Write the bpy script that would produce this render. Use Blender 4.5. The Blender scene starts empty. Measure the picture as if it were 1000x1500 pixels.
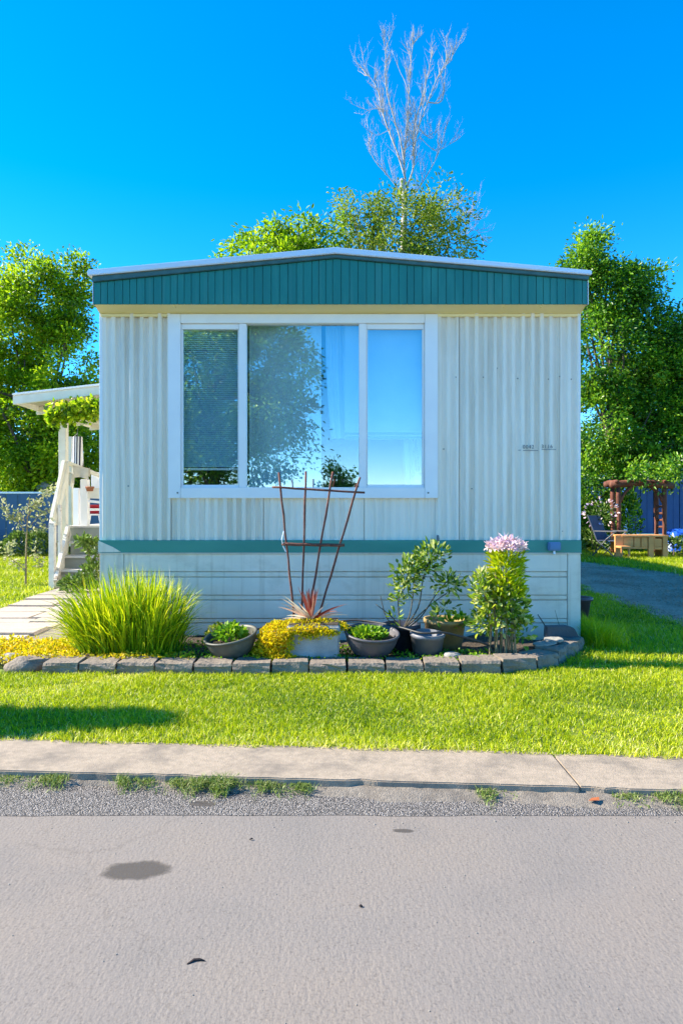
import bpy, bmesh, math, random
import numpy as np
from mathutils import Vector, Matrix
R = math.radians
scene = bpy.context.scene
col = scene.collection
random.seed(7)

# ---------------------------------------------------------------- camera
FPX, HOR, CAMZ = 981.0, 743.0, 1.2          # focal length in photo pixels, horizon row, eye height
cam_d = bpy.data.cameras.new('camera')
cam_d.sensor_width = 36.0
cam_d.sensor_fit = 'VERTICAL'
cam_d.sensor_height = 36.0
cam_d.lens = FPX / 1500 * 36.0
cam_d.shift_y = -(750 - HOR) / 1500
cam_d.clip_end = 2000
cam = bpy.data.objects.new('camera', cam_d)
cam.location = (0, 0, CAMZ)
cam.rotation_euler = (R(90), 0, 0)
col.objects.link(cam)
scene.camera = cam

# ---------------------------------------------------------------- sky, sun, exposure
SUN_TO = Vector((-1.4, 0.125, 1.02)).normalized()      # direction towards the sun
sun_el = math.asin(SUN_TO.z)
sun_az = math.atan2(SUN_TO.x, SUN_TO.y)               # clockwise from +Y
world = bpy.data.worlds.new('World')
scene.world = world
world.use_nodes = True
wn = world.node_tree
for n in list(wn.nodes):
    wn.nodes.remove(n)
sky = wn.nodes.new('ShaderNodeTexSky')
sky.sky_type = 'NISHITA'
sky.sun_disc = False
sky.sun_elevation = sun_el
sky.sun_rotation = sun_az
sky.air_density = 1.0
sky.altitude = 3500
sky.dust_density = 0.0
sky.ozone_density = 3.0
hs = wn.nodes.new('ShaderNodeHueSaturation')
hs.inputs['Saturation'].default_value = 1.37
hs.inputs['Hue'].default_value = 0.496
bg = wn.nodes.new('ShaderNodeBackground')
bg.inputs['Strength'].default_value = 0.14
wo = wn.nodes.new('ShaderNodeOutputWorld')
wn.links.new(sky.outputs[0], hs.inputs['Color'])
wn.links.new(hs.outputs[0], bg.inputs['Color'])
wn.links.new(bg.outputs[0], wo.inputs['Surface'])
sun_d = bpy.data.lights.new('sun', 'SUN')
sun_d.energy = 3.9
sun_d.angle = R(0.5)
sun_d.color = (1.0, 0.91, 0.75)
sun = bpy.data.objects.new('sun', sun_d)
sun.rotation_euler = SUN_TO.to_track_quat('Z', 'Y').to_euler()
sun.location = (-12, 4, 10)
col.objects.link(sun)
vs = scene.view_settings
vs.view_transform = 'Standard'
vs.look = 'None'
vs.exposure = 1.74
vs.gamma = 1.0
vs.use_curve_mapping = False
scene.cycles.max_bounces = 8
scene.cycles.transparent_max_bounces = 12
scene.cycles.sample_clamp_indirect = 6

# ---------------------------------------------------------------- helpers
def P(px, py, d):
    """photo pixel + distance -> world point"""
    return Vector(((px - 500) / FPX * d, d, CAMZ - (py - HOR) / FPX * d))

def put(o, parent=None):
    col.objects.link(o)
    if parent is not None:
        o.parent = parent
    return o

def tag(o, label=None, cat=None, group=None, kind=None):
    if label: o['label'] = label
    if cat: o['category'] = cat
    if group: o['group'] = group
    if kind: o['kind'] = kind
    return o

def empty(name, loc, label=None, cat=None, group=None, rz=0.0):
    o = bpy.data.objects.new(name, None)
    o.location = loc
    o.rotation_euler = (0, 0, rz)
    o.empty_display_size = 0.1
    put(o)
    return tag(o, label, cat, group)

class MB:
    """collects shapes; build() links them as one mesh object"""
    def __init__(s):
        s.v = []; s.f = []
    def box(s, x0, x1, y0, y1, z0, z1):
        b = len(s.v)
        s.v += [(x0,y0,z0),(x1,y0,z0),(x1,y1,z0),(x0,y1,z0),(x0,y0,z1),(x1,y0,z1),(x1,y1,z1),(x0,y1,z1)]
        s.f += [tuple(b+i for i in q) for q in ((0,3,2,1),(4,5,6,7),(0,1,5,4),(1,2,6,5),(2,3,7,6),(3,0,4,7))]
        return s
    def prism(s, pts, y0, y1):
        """outline in x,z extruded from y0 (front) to y1"""
        b = len(s.v); n = len(pts)
        s.v += [(x, y0, z) for x, z in pts] + [(x, y1, z) for x, z in pts]
        s.f.append(tuple(b + i for i in range(n)))
        s.f.append(tuple(b + n + i for i in reversed(range(n))))
        for i in range(n):
            j = (i + 1) % n
            s.f.append((b + j, b + i, b + n + i, b + n + j))
        return s
    def slab(s, pts, z0, z1):
        """outline in x,y (counter-clockwise) extruded from z0 to z1"""
        b = len(s.v); n = len(pts)
        s.v += [(x, y, z0) for x, y in pts] + [(x, y, z1) for x, y in pts]
        s.f.append(tuple(b + i for i in reversed(range(n))))
        s.f.append(tuple(b + n + i for i in range(n)))
        for i in range(n):
            j = (i + 1) % n
            s.f.append((b + i, b + j, b + n + j, b + n + i))
        return s
    def tube(s, pts, rad, n=6, cap=True):
        pts = [Vector(p) for p in pts]
        if not hasattr(rad, '__len__'):
            rad = [rad] * len(pts)
        b = len(s.v)
        t0 = (pts[1] - pts[0]).normalized()
        ref = Vector((0, 0, 1)) if abs(t0.z) < 0.9 else Vector((1, 0, 0))
        u = t0.cross(ref).normalized()
        for i, p in enumerate(pts):
            if i == 0: t = pts[1] - pts[0]
            elif i == len(pts) - 1: t = pts[-1] - pts[-2]
            else: t = pts[i+1] - pts[i-1]
            t = t.normalized() if t.length > 1e-9 else t0
            u = u - t * u.dot(t)
            u = u.normalized() if u.length > 1e-6 else t.orthogonal().normalized()
            w = t.cross(u)
            for k in range(n):
                a = 2 * math.pi * k / n
                q = p + (u * math.cos(a) + w * math.sin(a)) * rad[i]
                s.v.append(tuple(q))
        for i in range(len(pts) - 1):
            for k in range(n):
                k2 = (k + 1) % n
                s.f.append((b+i*n+k, b+i*n+k2, b+(i+1)*n+k2, b+(i+1)*n+k))
        if cap:
            s.f.append(tuple(b + k for k in reversed(range(n))))
            e = b + (len(pts) - 1) * n
            s.f.append(tuple(e + k for k in range(n)))
        return s
    def lathe(s, prof, n=32, c=(0, 0, 0), wob=0.0, close=False):
        b = len(s.v); m = len(prof)
        for r, z in prof:
            for k in range(n):
                a = 2 * math.pi * k / n
                rr = r * (1 + wob * math.sin(3 * a + 1) + wob * 0.6 * math.sin(5 * a))
                s.v.append((c[0] + rr * math.cos(a), c[1] + rr * math.sin(a), c[2] + z))
        for i in range(m - 1):
            for k in range(n):
                k2 = (k + 1) % n
                s.f.append((b+i*n+k, b+i*n+k2, b+(i+1)*n+k2, b+(i+1)*n+k))
        s.f.append(tuple(b + k for k in reversed(range(n))))
        if close:
            e = b + (m - 1) * n
            s.f.append(tuple(e + k for k in range(n)))
        return s
    def mesh(s, name, m, bevel=0.0, smooth=False, segs=2):
        me = bpy.data.meshes.new(name)
        me.from_pydata(s.v, [], s.f)
        if bevel:
            bm = bmesh.new(); bm.from_mesh(me)
            bmesh.ops.bevel(bm, geom=list(bm.edges), offset=bevel, segments=segs, affect='EDGES', clamp_overlap=True)
            bm.to_mesh(me); bm.free()
        if smooth:
            me.polygons.foreach_set('use_smooth', [True] * len(me.polygons))
        if m: me.materials.append(m)
        me.update()
        return me
    def build(s, name, m, parent=None, bevel=0.0, smooth=False, segs=2):
        return put(bpy.data.objects.new(name, s.mesh(name, m, bevel, smooth, segs)), parent)

def np_mesh(name, verts, quads, tris, m, parent=None, tint=None, smooth=False):
    me = bpy.data.meshes.new(name)
    nv = len(verts)
    me.vertices.add(nv)
    me.vertices.foreach_set('co', np.asarray(verts, dtype=np.float32).ravel())
    nq = 0 if quads is None else len(quads)
    nt = 0 if tris is None else len(tris)
    loops = []
    if nq: loops.append(np.asarray(quads, dtype=np.int32).ravel())
    if nt: loops.append(np.asarray(tris, dtype=np.int32).ravel())
    loops = np.concatenate(loops)
    me.loops.add(len(loops))
    me.loops.foreach_set('vertex_index', loops)
    me.polygons.add(nq + nt)
    starts = np.concatenate([np.arange(nq) * 4, nq * 4 + np.arange(nt) * 3]).astype(np.int32)
    me.polygons.foreach_set('loop_start', starts)
    me.update(calc_edges=True)
    if smooth:
        me.polygons.foreach_set('use_smooth', np.ones(nq + nt, dtype=bool))
    if tint is not None:
        a = me.attributes.new('tint', 'FLOAT', 'POINT')
        a.data.foreach_set('value', np.asarray(tint, dtype=np.float32))
    me.materials.append(m)
    me.validate()
    return put(bpy.data.objects.new(name, me), parent)

def unit(a):
    return a / np.maximum(np.linalg.norm(a, axis=1, keepdims=True), 1e-9)

def leaves(name, pos, dirs, length, width, m, parent, rng, tint=None, fold=0.18, up=0.0):
    """one small folded leaf per point"""
    n = len(pos)
    d = unit(dirs)
    rnd = rng.normal(size=(n, 3)); rnd[:, 2] += up
    s = unit(np.cross(d, rnd))
    nn = np.cross(s, d)
    L = np.asarray(length).reshape(-1, 1) * np.ones((n, 1)); W = np.asarray(width).reshape(-1, 1) * np.ones((n, 1))
    v = np.empty((n, 6, 3))
    v[:, 0] = pos
    v[:, 1] = pos + d * L * 0.38 + s * W * 0.5 + nn * W * fold
    v[:, 2] = pos + d * L * 0.72 + s * W * 0.36 + nn * W * fold
    v[:, 3] = pos + d * L - nn * W * 0.1
    v[:, 4] = pos + d * L * 0.72 - s * W * 0.36 + nn * W * fold
    v[:, 5] = pos + d * L * 0.38 - s * W * 0.5 + nn * W * fold
    b = np.arange(n)[:, None] * 6
    q = np.concatenate([b + np.array([[0, 1, 2, 3]]), b + np.array([[0, 3, 4, 5]])])
    t = rng.random(n) if tint is None else tint
    return np_mesh(name, v.reshape(-1, 3), q, None, m, parent, np.repeat(t, 6))

def blades(name, pos, lean, height, width, m, parent, rng, tint=None, segs=2, droop=0.4):
    """tapered, bent grass blades; lean = horizontal tip offset (n,2)"""
    n = len(pos)
    ang = rng.random(n) * math.pi
    side = np.stack([np.cos(ang), np.sin(ang), np.zeros(n)], 1)
    H = np.asarray(height).reshape(-1) * np.ones(n); W = np.asarray(width).reshape(-1) * np.ones(n)
    rows = []
    for k in range(segs + 1):
        t = k / segs
        c = np.empty((n, 3))
        c[:, 0] = pos[:, 0] + lean[:, 0] * t ** 1.7
        c[:, 1] = pos[:, 1] + lean[:, 1] * t ** 1.7
        ll = np.hypot(lean[:, 0], lean[:, 1])
        c[:, 2] = pos[:, 2] + H * t - droop * ll * t ** 3
        rows.append(c)
    nvb = 2 * segs + 1
    v = np.empty((n, nvb, 3))
    for k in range(segs):
        w = (W * (1 - 0.55 * (k / segs) ** 1.5) * 0.5)[:, None]
        v[:, 2*k] = rows[k] - side * w
        v[:, 2*k+1] = rows[k] + side * w
    v[:, 2*segs] = rows[segs]
    b = np.arange(n)[:, None] * nvb
    q = [b + np.array([[2*k, 2*k+1, 2*k+3, 2*k+2]]) for k in range(segs - 1)]
    t = b + np.array([[2*segs-2, 2*segs-1, 2*segs]])
    tv = rng.random(n) if tint is None else tint
    return np_mesh(name, v.reshape(-1, 3), np.concatenate(q) if q else None, t, m, parent, np.repeat(tv, nvb))

# ---------------------------------------------------------------- materials
def _new(name):
    m = bpy.data.materials.new(name)
    m.use_nodes = True
    nt = m.node_tree
    return m, nt, nt.nodes['Principled BSDF']

def ramp(nt, fac, stops):
    r = nt.nodes.new('ShaderNodeValToRGB')
    e = r.color_ramp.elements
    while len(e) < len(stops): e.new(0.5)
    for el, (p, c) in zip(e, stops):
        el.position = p; el.color = (*c, 1)
    nt.links.new(fac, r.inputs['Fac'])
    return r.outputs['Color']

def mat(name, c1, c2=None, scale=8.0, rough=0.6, bump=0.0, bscale=None, detail=6, stretch=(1,1,1), metal=0.0, spec=0.5, lo=0.35, hi=0.68, grime=None, gscale=1.3, glo=0.5, ghi=0.75, bdist=0.02, streak=None):
    """noise between two colours, optional larger worn patches (grime), optional bump"""
    m, nt, bs = _new(name)
    N, L = nt.nodes, nt.links
    tc = N.new('ShaderNodeTexCoord'); mp = N.new('ShaderNodeMapping')
    mp.inputs['Scale'].default_value = stretch
    L.new(tc.outputs['Object'], mp.inputs['Vector'])
    no = N.new('ShaderNodeTexNoise'); no.inputs['Scale'].default_value = scale; no.inputs['Detail'].default_value = detail
    L.new(mp.outputs[0], no.inputs['Vector'])
    c2 = c2 or tuple(x * 0.85 for x in c1)
    c = ramp(nt, no.outputs['Fac'], [(lo, c1), (hi, c2)])
    if grime:
        g = N.new('ShaderNodeTexNoise'); g.inputs['Scale'].default_value = gscale; g.inputs['Detail'].default_value = 8
        g.inputs['Roughness'].default_value = 0.7
        L.new(mp.outputs[0], g.inputs['Vector'])
        mr = N.new('ShaderNodeMapRange'); mr.inputs[1].default_value = glo; mr.inputs[2].default_value = ghi
        L.new(g.outputs['Fac'], mr.inputs[0])
        mx = N.new('ShaderNodeMix'); mx.data_type = 'RGBA'
        L.new(mr.outputs[0], mx.inputs['Factor']); L.new(c, mx.inputs['A']); mx.inputs['B'].default_value = (*grime, 1)
        c = mx.outputs['Result']
    if streak:
        m2 = N.new('ShaderNodeMapping'); m2.inputs['Scale'].default_value = (1, 1, .045)
        L.new(tc.outputs['Object'], m2.inputs['Vector'])
        s2 = N.new('ShaderNodeTexNoise'); s2.inputs['Scale'].default_value = 22; s2.inputs['Detail'].default_value = 7
        L.new(m2.outputs[0], s2.inputs['Vector'])
        r2 = N.new('ShaderNodeMapRange'); r2.inputs[1].default_value = .54; r2.inputs[2].default_value = .80; r2.inputs[4].default_value = .55
        L.new(s2.outputs['Fac'], r2.inputs[0])
        mx2 = N.new('ShaderNodeMix'); mx2.data_type = 'RGBA'
        L.new(r2.outputs[0], mx2.inputs['Factor']); L.new(c, mx2.inputs['A']); mx2.inputs['B'].default_value = (*streak, 1)
        c = mx2.outputs['Result']
    L.new(c, bs.inputs['Base Color'])
    bs.inputs['Roughness'].default_value = rough
    bs.inputs['Metallic'].default_value = metal
    bs.inputs['Specular IOR Level'].default_value = spec
    if bump:
        bn = N.new('ShaderNodeTexNoise'); bn.inputs['Scale'].default_value = bscale or scale * 3; bn.inputs['Detail'].default_value = 5
        L.new(mp.outputs[0], bn.inputs['Vector'])
        b = N.new('ShaderNodeBump'); b.inputs['Strength'].default_value = bump; b.inputs['Distance'].default_value = bdist
        L.new(bn.outputs['Fac'], b.inputs['Height'])
        L.new(b.outputs['Normal'], bs.inputs['Normal'])
    return m

def leaf_mat(name, cols, trans=0.35, rough=0.45, spec=0.4):
    """colour picked per leaf from its random tint; light passes through the blade"""
    m, nt, bs = _new(name)
    N, L = nt.nodes, nt.links
    at = N.new('ShaderNodeAttribute'); at.attribute_name = 'tint'
    k = len(cols)
    c = ramp(nt, at.outputs['Fac'], [(i / max(1, k - 1), cc) for i, cc in enumerate(cols)])
    L.new(c, bs.inputs['Base Color'])
    bs.inputs['Roughness'].default_value = rough
    bs.inputs['Specular IOR Level'].default_value = spec
    tr = N.new('ShaderNodeBsdfTranslucent'); L.new(c, tr.inputs['Color'])
    mx = N.new('ShaderNodeMixShader'); mx.inputs[0].default_value = trans
    L.new(bs.outputs[0], mx.inputs[1]); L.new(tr.outputs[0], mx.inputs[2])
    L.new(mx.outputs[0], N['Material Output'].inputs['Surface'])
    return m

M = {}
M['siding'] = mat('siding_paint', (.90,.81,.69), (.84,.76,.64), 3, .34, .05, 60, stretch=(1,1,.16), grime=(.64,.57,.46), gscale=3.2, glo=.50, ghi=.84, streak=(.52,.44,.33))
M['skirt'] = mat('skirting_paint', (.84,.77,.65), (.77,.71,.60), 4, .4, .05, 50, stretch=(.6,1,1), grime=(.46,.41,.32), gscale=3.2, glo=.53, ghi=.88, streak=(.46,.38,.27))
M['teal'] = mat('teal_paint', (.003,.165,.150), (.006,.20,.178), 6, .5, .08, 80, stretch=(1,1,.2), grime=(.03,.25,.22), gscale=3, glo=.55, ghi=.85, streak=(.06,.25,.22))
M['band'] = mat('band_paint', (.03,.24,.19), (.05,.29,.23), 5, .45, .05, 60, stretch=(.3,1,1), grime=(.16,.30,.25), gscale=2.5, glo=.6, ghi=.85)
M['dark_teal'] = mat('dark_teal_trim', (.03,.10,.11), (.05,.14,.15), 9, .5, .05, 60)
M['soffit'] = mat('soffit_paint', (.93,.79,.44), (.86,.72,.38), 4, .5, .05, 50, stretch=(.3,1,1), grime=(.55,.44,.22), gscale=3, glo=.58, ghi=.85)
M['white'] = mat('white_vinyl', (.88,.87,.86), (.84,.83,.83), 5, .35, .02, 60, grime=(.72,.71,.69), gscale=3, glo=.6, ghi=.95)
M['drip'] = mat('drip_edge_metal', (.78,.79,.84), (.72,.74,.80), 6, .35, .03, 60, stretch=(.3,1,1), metal=.3)
M['roof'] = mat('roof_coating', (.62,.62,.62), (.5,.5,.5), 3, .7, .1, 30)
M['inside'] = mat('interior_wall', (.30,.32,.33), (.25,.27,.28), 3, .8)
M['blind'] = mat('blind_slat', (.58,.80,.84), (.50,.74,.79), 3, .5)
M['curtain'] = mat('curtain_cloth', (.50,.72,.88), (.44,.66,.84), 5, .8, .1, 40)
M['lace'] = mat('sheer_cloth', (.62,.74,.76), (.54,.68,.71), 6, .8, .1, 40)
M['rust'] = mat('rusty_iron', (.17,.055,.035), (.085,.03,.025), 18, .8, .5, 90, grime=(.28,.11,.06), gscale=12, glo=.5, ghi=.7)
M['concrete'] = mat('cast_concrete', (.44,.42,.41), (.34,.33,.325), 9, .85, .35, 70, grime=(.25,.24,.23), gscale=4, glo=.5, ghi=.8)
M['block'] = mat('split_face_block', (.235,.188,.145), (.165,.134,.105), 22, .92, .55, 45, grime=(.33,.27,.21), gscale=6, glo=.5, ghi=.75)
M['stone'] = mat('field_stone', (.33,.31,.27), (.22,.21,.19), 9, .9, .6, 30, grime=(.42,.38,.32), gscale=5)
M['slate'] = mat('slate', (.10,.115,.13), (.07,.08,.09), 9, .7, .4, 40)
M['soil'] = mat('garden_soil', (.045,.032,.022), (.085,.06,.04), 24, .95, 1.0, 60, grime=(.14,.10,.05), gscale=9)
M['pot_grey'] = mat('grey_plastic', (.085,.078,.09), (.07,.066,.075), 9, .5, .08, 60, grime=(.13,.12,.125), gscale=7, glo=.55, ghi=.85)
M['pot_olive'] = mat('olive_plastic', (.10,.10,.082), (.075,.075,.062), 9, .5, .08, 60, grime=(.15,.145,.12), gscale=7)
M['pot_navy'] = mat('navy_plastic', (.028,.034,.06), (.02,.024,.04), 9, .45, .08, 60, grime=(.07,.08,.10), gscale=6)
M['pot_slate'] = mat('slate_plastic', (.17,.175,.20), (.14,.145,.17), 9, .5, .08, 60, grime=(.23,.23,.24), gscale=6)
M['pot_tan'] = mat('tan_terracotta', (.42,.28,.10), (.30,.20,.08), 9, .8, .2, 60, grime=(.16,.13,.08), gscale=7)
M['pot_plum'] = mat('plum_plastic', (.10,.07,.09), (.08,.055,.07), 9, .45, .05, 60)
M['hose'] = mat('black_hose', (.018,.018,.02), (.03,.03,.03), 20, .5)
M['bark'] = mat('bark', (.13,.10,.075), (.08,.06,.045), 14, .95, .8, 40, stretch=(1,1,.3))
M['twig'] = mat('green_brown_stem', (.10,.08,.045), (.06,.05,.03), 20, .85, .3, 60)
M['palestem'] = mat('pale_stem', (.30,.24,.13), (.20,.16,.08), 20, .85, .3, 60)
M['deadbark'] = mat('bleached_bark', (.50,.45,.42), (.32,.285,.265), 10, .85, .3, 40, stretch=(1,1,.3))
M['cream'] = mat('cream_paint', (.80,.77,.66), (.72,.69,.58), 6, .55, .1, 50, grime=(.56,.52,.42), gscale=4, glo=.55, ghi=.85)
M['weathered'] = mat('peeling_white_paint', (.80,.77,.70), (.70,.66,.58), 10, .7, .3, 50, grime=(.34,.26,.18), gscale=7, glo=.56, ghi=.66)
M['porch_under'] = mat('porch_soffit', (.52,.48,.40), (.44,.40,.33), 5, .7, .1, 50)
M['deckboard'] = mat('grey_deck_board', (.55,.53,.48), (.45,.43,.39), 8, .8, .3, 60, stretch=(.2,1,1))
M['deckface'] = mat('grey_green_paint', (.27,.29,.25), (.22,.24,.21), 5, .7, .1, 40)
M['blue_fence'] = mat('blue_painted_board', (.045,.105,.20), (.06,.13,.235), 3, .6, .1, 40, stretch=(1,1,.2), grime=(.10,.17,.26), gscale=2, glo=.55, ghi=.85)
M['blue_wall'] = mat('cobalt_painted_wall', (.012,.07,.26), (.018,.09,.31), 3, .5, .08, 40)
M['blue_bright'] = mat('bright_blue_tarp', (.015,.09,.55), (.02,.12,.62), 6, .4, .4, 9)
M['logs'] = mat('red_brown_log', (.15,.04,.018), (.09,.028,.014), 12, .8, .5, 40, stretch=(1,1,.3), grime=(.24,.10,.05), gscale=7)
M['pine'] = mat('pine_board', (.70,.34,.12), (.58,.25,.08), 7, .7, .2, 40, stretch=(.3,1,1))
M['chairfab'] = mat('dark_chair_mesh', (.035,.05,.09), (.05,.07,.12), 9, .8)
M['chairmetal'] = mat('chair_tube', (.16,.16,.17), (.12,.12,.13), 9, .4, metal=.3)
M['red'] = mat('red_plastic', (.50,.03,.05), (.42,.02,.04), 9, .4)
M['terracotta'] = mat('terracotta', (.40,.16,.08), (.32,.12,.06), 9, .8, .2, 50)
M['canvas'] = mat('cream_canvas', (.60,.55,.44), (.52,.47,.37), 9, .9, .3, 60)
M['outlet'] = mat('outlet_cover', (.09,.24,.46), (.07,.20,.40), 9, .35)
M['dent'] = mat('rivet', (.20,.20,.19), (.14,.14,.13), 9, .5)
M['ink'] = mat('faded_print', (.05,.05,.06), (.16,.16,.17), 60, .7)
M['screw'] = M['dent']
M['glass_dark'] = mat('far_window_glass', (.03,.05,.08), (.04,.06,.10), 4, .08, spec=.8)
M['gravel'] = mat('gravel_track', (.50,.37,.28), (.33,.245,.185), 30, .95, .8, 60, grime=(.28,.18,.13), gscale=1.2, glo=.42, ghi=.68)
M['paving'] = mat('sandstone_slab', (.42,.36,.30), (.35,.30,.25), 12, .9, .5, 40, stretch=(1,2.4,1), grime=(.30,.26,.22), gscale=3.5, glo=.52, ghi=.78)
M['kerb'] = mat('kerb_concrete', (.36,.285,.21), (.28,.225,.165), 34, .93, .5, 140, grime=(.17,.14,.11), gscale=4, glo=.47, ghi=.70, bdist=.006)
M['sand'] = mat('gutter_grit', (.26,.22,.175), (.17,.145,.118), 60, .97, .8, 160, grime=(.15,.125,.10), gscale=14, glo=.48, ghi=.66, bdist=.008)
M['stain'] = mat('damp_asphalt', (.085,.072,.062), (.115,.10,.088), 70, .8, .5, 240, bdist=.003)
M['dryleaf'] = mat('dry_leaf', (.36,.10,.03), (.25,.07,.02), 20, .8)
M['darktwig'] = mat('dark_twig', (.03,.022,.02), (.05,.03,.03), 20, .9)

def asphalt(name, coarse):
    m, nt, bs = _new(name)
    N, L = nt.nodes, nt.links
    tc = N.new('ShaderNodeTexCoord')
    big = N.new('ShaderNodeTexNoise'); big.inputs['Scale'].default_value = 1.1; big.inputs['Detail'].default_value = 5
    L.new(tc.outputs['Object'], big.inputs['Vector'])
    if coarse:
        vo = N.new('ShaderNodeTexVoronoi'); vo.inputs['Scale'].default_value = 150
        L.new(tc.outputs['Object'], vo.inputs['Vector'])
        sep = N.new('ShaderNodeSeparateColor'); L.new(vo.outputs['Color'], sep.inputs[0])
        c = ramp(nt, sep.outputs[0], [(0, (.10,.09,.082)), (.35, (.215,.194,.176)), (.72, (.30,.27,.245)), (1, (.46,.42,.385))])
        gap = ramp(nt, vo.outputs['Distance'], [(.28, (1,1,1)), (.66, (.42,.40,.38))])
        mx = N.new('ShaderNodeMix'); mx.data_type = 'RGBA'; mx.blend_type = 'MULTIPLY'; mx.inputs['Factor'].default_value = 1
        L.new(c, mx.inputs['A']); L.new(gap, mx.inputs['B'])
        c = mx.outputs['Result']
        h = vo.outputs['Distance']; st, di, inv = 1.0, .008, True
    else:
        fine = N.new('ShaderNodeTexNoise'); fine.inputs['Scale'].default_value = 130; fine.inputs['Detail'].default_value = 4
        L.new(tc.outputs['Object'], fine.inputs['Vector'])
        c = ramp(nt, big.outputs['Fac'], [(.30, (.176,.158,.142)), (.46, (.214,.186,.162)), (.58, (.226,.192,.162)), (.74, (.170,.154,.142))])
        sp = ramp(nt, fine.outputs['Fac'], [(.36, (.86,.86,.87)), (.55, (1,1,1)), (.72, (1.0,1.0,1.0))])
        mx = N.new('ShaderNodeMix'); mx.data_type = 'RGBA'; mx.blend_type = 'MULTIPLY'; mx.inputs['Factor'].default_value = 1
        L.new(c, mx.inputs['A']); L.new(sp, mx.inputs['B'])
        c = mx.outputs['Result']
        v2 = N.new('ShaderNodeTexVoronoi'); v2.inputs['Scale'].default_value = 170
        L.new(tc.outputs['Object'], v2.inputs['Vector'])
        s3 = N.new('ShaderNodeSeparateColor'); L.new(v2.outputs['Color'], s3.inputs[0])
        st3 = ramp(nt, s3.outputs[0], [(0, (.72,.71,.70)), (.16, (.96,.96,.96)), (.84, (1,1,1)), (1, (1.0,.99,.97))])
        m3 = N.new('ShaderNodeMix'); m3.data_type = 'RGBA'; m3.blend_type = 'MULTIPLY'; m3.inputs['Factor'].default_value = .8
        L.new(c, m3.inputs['A']); L.new(st3, m3.inputs['B'])
        wn_ = N.new('ShaderNodeTexNoise'); wn_.inputs['Scale'].default_value = 3; wn_.inputs['Detail'].default_value = 6
        L.new(tc.outputs['Object'], wn_.inputs['Vector'])
        va = N.new('ShaderNodeVectorMath'); va.operation = 'MULTIPLY_ADD'; va.inputs[1].default_value = (.5, .5, 0)
        L.new(wn_.outputs['Color'], va.inputs[0]); L.new(tc.outputs['Object'], va.inputs[2])
        v4 = N.new('ShaderNodeTexVoronoi'); v4.feature = 'DISTANCE_TO_EDGE'; v4.inputs['Scale'].default_value = .55
        L.new(va.outputs[0], v4.inputs['Vector'])
        ck = ramp(nt, v4.outputs['Distance'], [(0, (.55,.53,.51)), (.0028, (1,1,1))])
        m4 = N.new('ShaderNodeMix'); m4.data_type = 'RGBA'; m4.blend_type = 'MULTIPLY'; m4.inputs['Factor'].default_value = .28
        L.new(m3.outputs['Result'], m4.inputs['A']); L.new(ck, m4.inputs['B'])
        c = m4.outputs['Result']
        mp = N.new('ShaderNodeMapping'); mp.inputs['Rotation'].default_value = (0, 0, R(35)); mp.inputs['Scale'].default_value = (1, .45, 1)
        L.new(tc.outputs['Object'], mp.inputs['Vector'])
        rp = N.new('ShaderNodeTexNoise'); rp.inputs['Scale'].default_value = 95; rp.inputs['Detail'].default_value = 3
        L.new(mp.outputs[0], rp.inputs['Vector'])
        h = rp.outputs['Fac']; st, di, inv = .5, .0045, False
    L.new(c, bs.inputs['Base Color'])
    bs.inputs['Roughness'].default_value = .9
    b = N.new('ShaderNodeBump'); b.inputs['Strength'].default_value = st; b.inputs['Distance'].default_value = di; b.invert = inv
    L.new(h, b.inputs['Height']); L.new(b.outputs['Normal'], bs.inputs['Normal'])
    return m
M['road'] = asphalt('worn_asphalt', False)
M['chip'] = asphalt('chip_seal', True)

def pane_mat():
    m, nt, bs = _new('window_glass')
    N, L = nt.nodes, nt.links
    N.remove(bs)
    gl = N.new('ShaderNodeBsdfGlossy'); gl.inputs['Roughness'].default_value = 0.0; gl.inputs['Color'].default_value = (.95,1,1,1)
    no = N.new('ShaderNodeTexNoise'); no.inputs['Scale'].default_value = 1.37
    b = N.new('ShaderNodeBump'); b.inputs['Strength'].default_value = .03; b.inputs['Distance'].default_value = .02
    L.new(no.outputs['Fac'], b.inputs['Height']); L.new(b.outputs['Normal'], gl.inputs['Normal'])
    tr = N.new('ShaderNodeBsdfTransparent'); tr.inputs['Color'].default_value = (.94,.99,1,1)
    mx = N.new('ShaderNodeMixShader'); mx.inputs[0].default_value = 0.23
    L.new(tr.outputs[0], mx.inputs[1]); L.new(gl.outputs[0], mx.inputs[2])
    L.new(mx.outputs[0], N['Material Output'].inputs['Surface'])
    return m
M['glass'] = pane_mat()

G_LAWN = [(.10,.20,.003), (.30,.41,.003), (.52,.60,.004), (.68,.68,.02), (.80,.72,.30)]
M['grass'] = leaf_mat('lawn_blade', G_LAWN, .45, .45, .4)
M['lawn'] = mat('lawn_thatch', (.10,.17,.010), (.15,.19,.03), 14, .95, .6, 70, grime=(.16,.15,.06), gscale=3, glo=.52, ghi=.8)
M['weed'] = leaf_mat('weed_blade', [(.12,.20,.03), (.24,.34,.05), (.46,.46,.20)], .35)
M['clump'] = leaf_mat('reed_blade', [(.04,.14,.004), (.30,.46,.005), (.66,.70,.006), (.86,.82,.05)], .45, .4)
M['drygrass'] = leaf_mat('dry_blade', [(.55,.50,.34), (.70,.66,.52)], .3)
M['tree_lime'] = leaf_mat('lime_leaf', [(.05,.12,.004), (.20,.37,.006), (.40,.56,.008), (.62,.72,.04)], .55, .4)
M['tree_deep'] = leaf_mat('deep_leaf', [(.02,.09,.010), (.09,.25,.012), (.26,.47,.014), (.54,.70,.06)], .5, .35, .5)
M['tree_olive'] = leaf_mat('olive_leaf', [(.06,.13,.010), (.17,.27,.014), (.33,.38,.03), (.52,.48,.10)], .5, .45)
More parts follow.
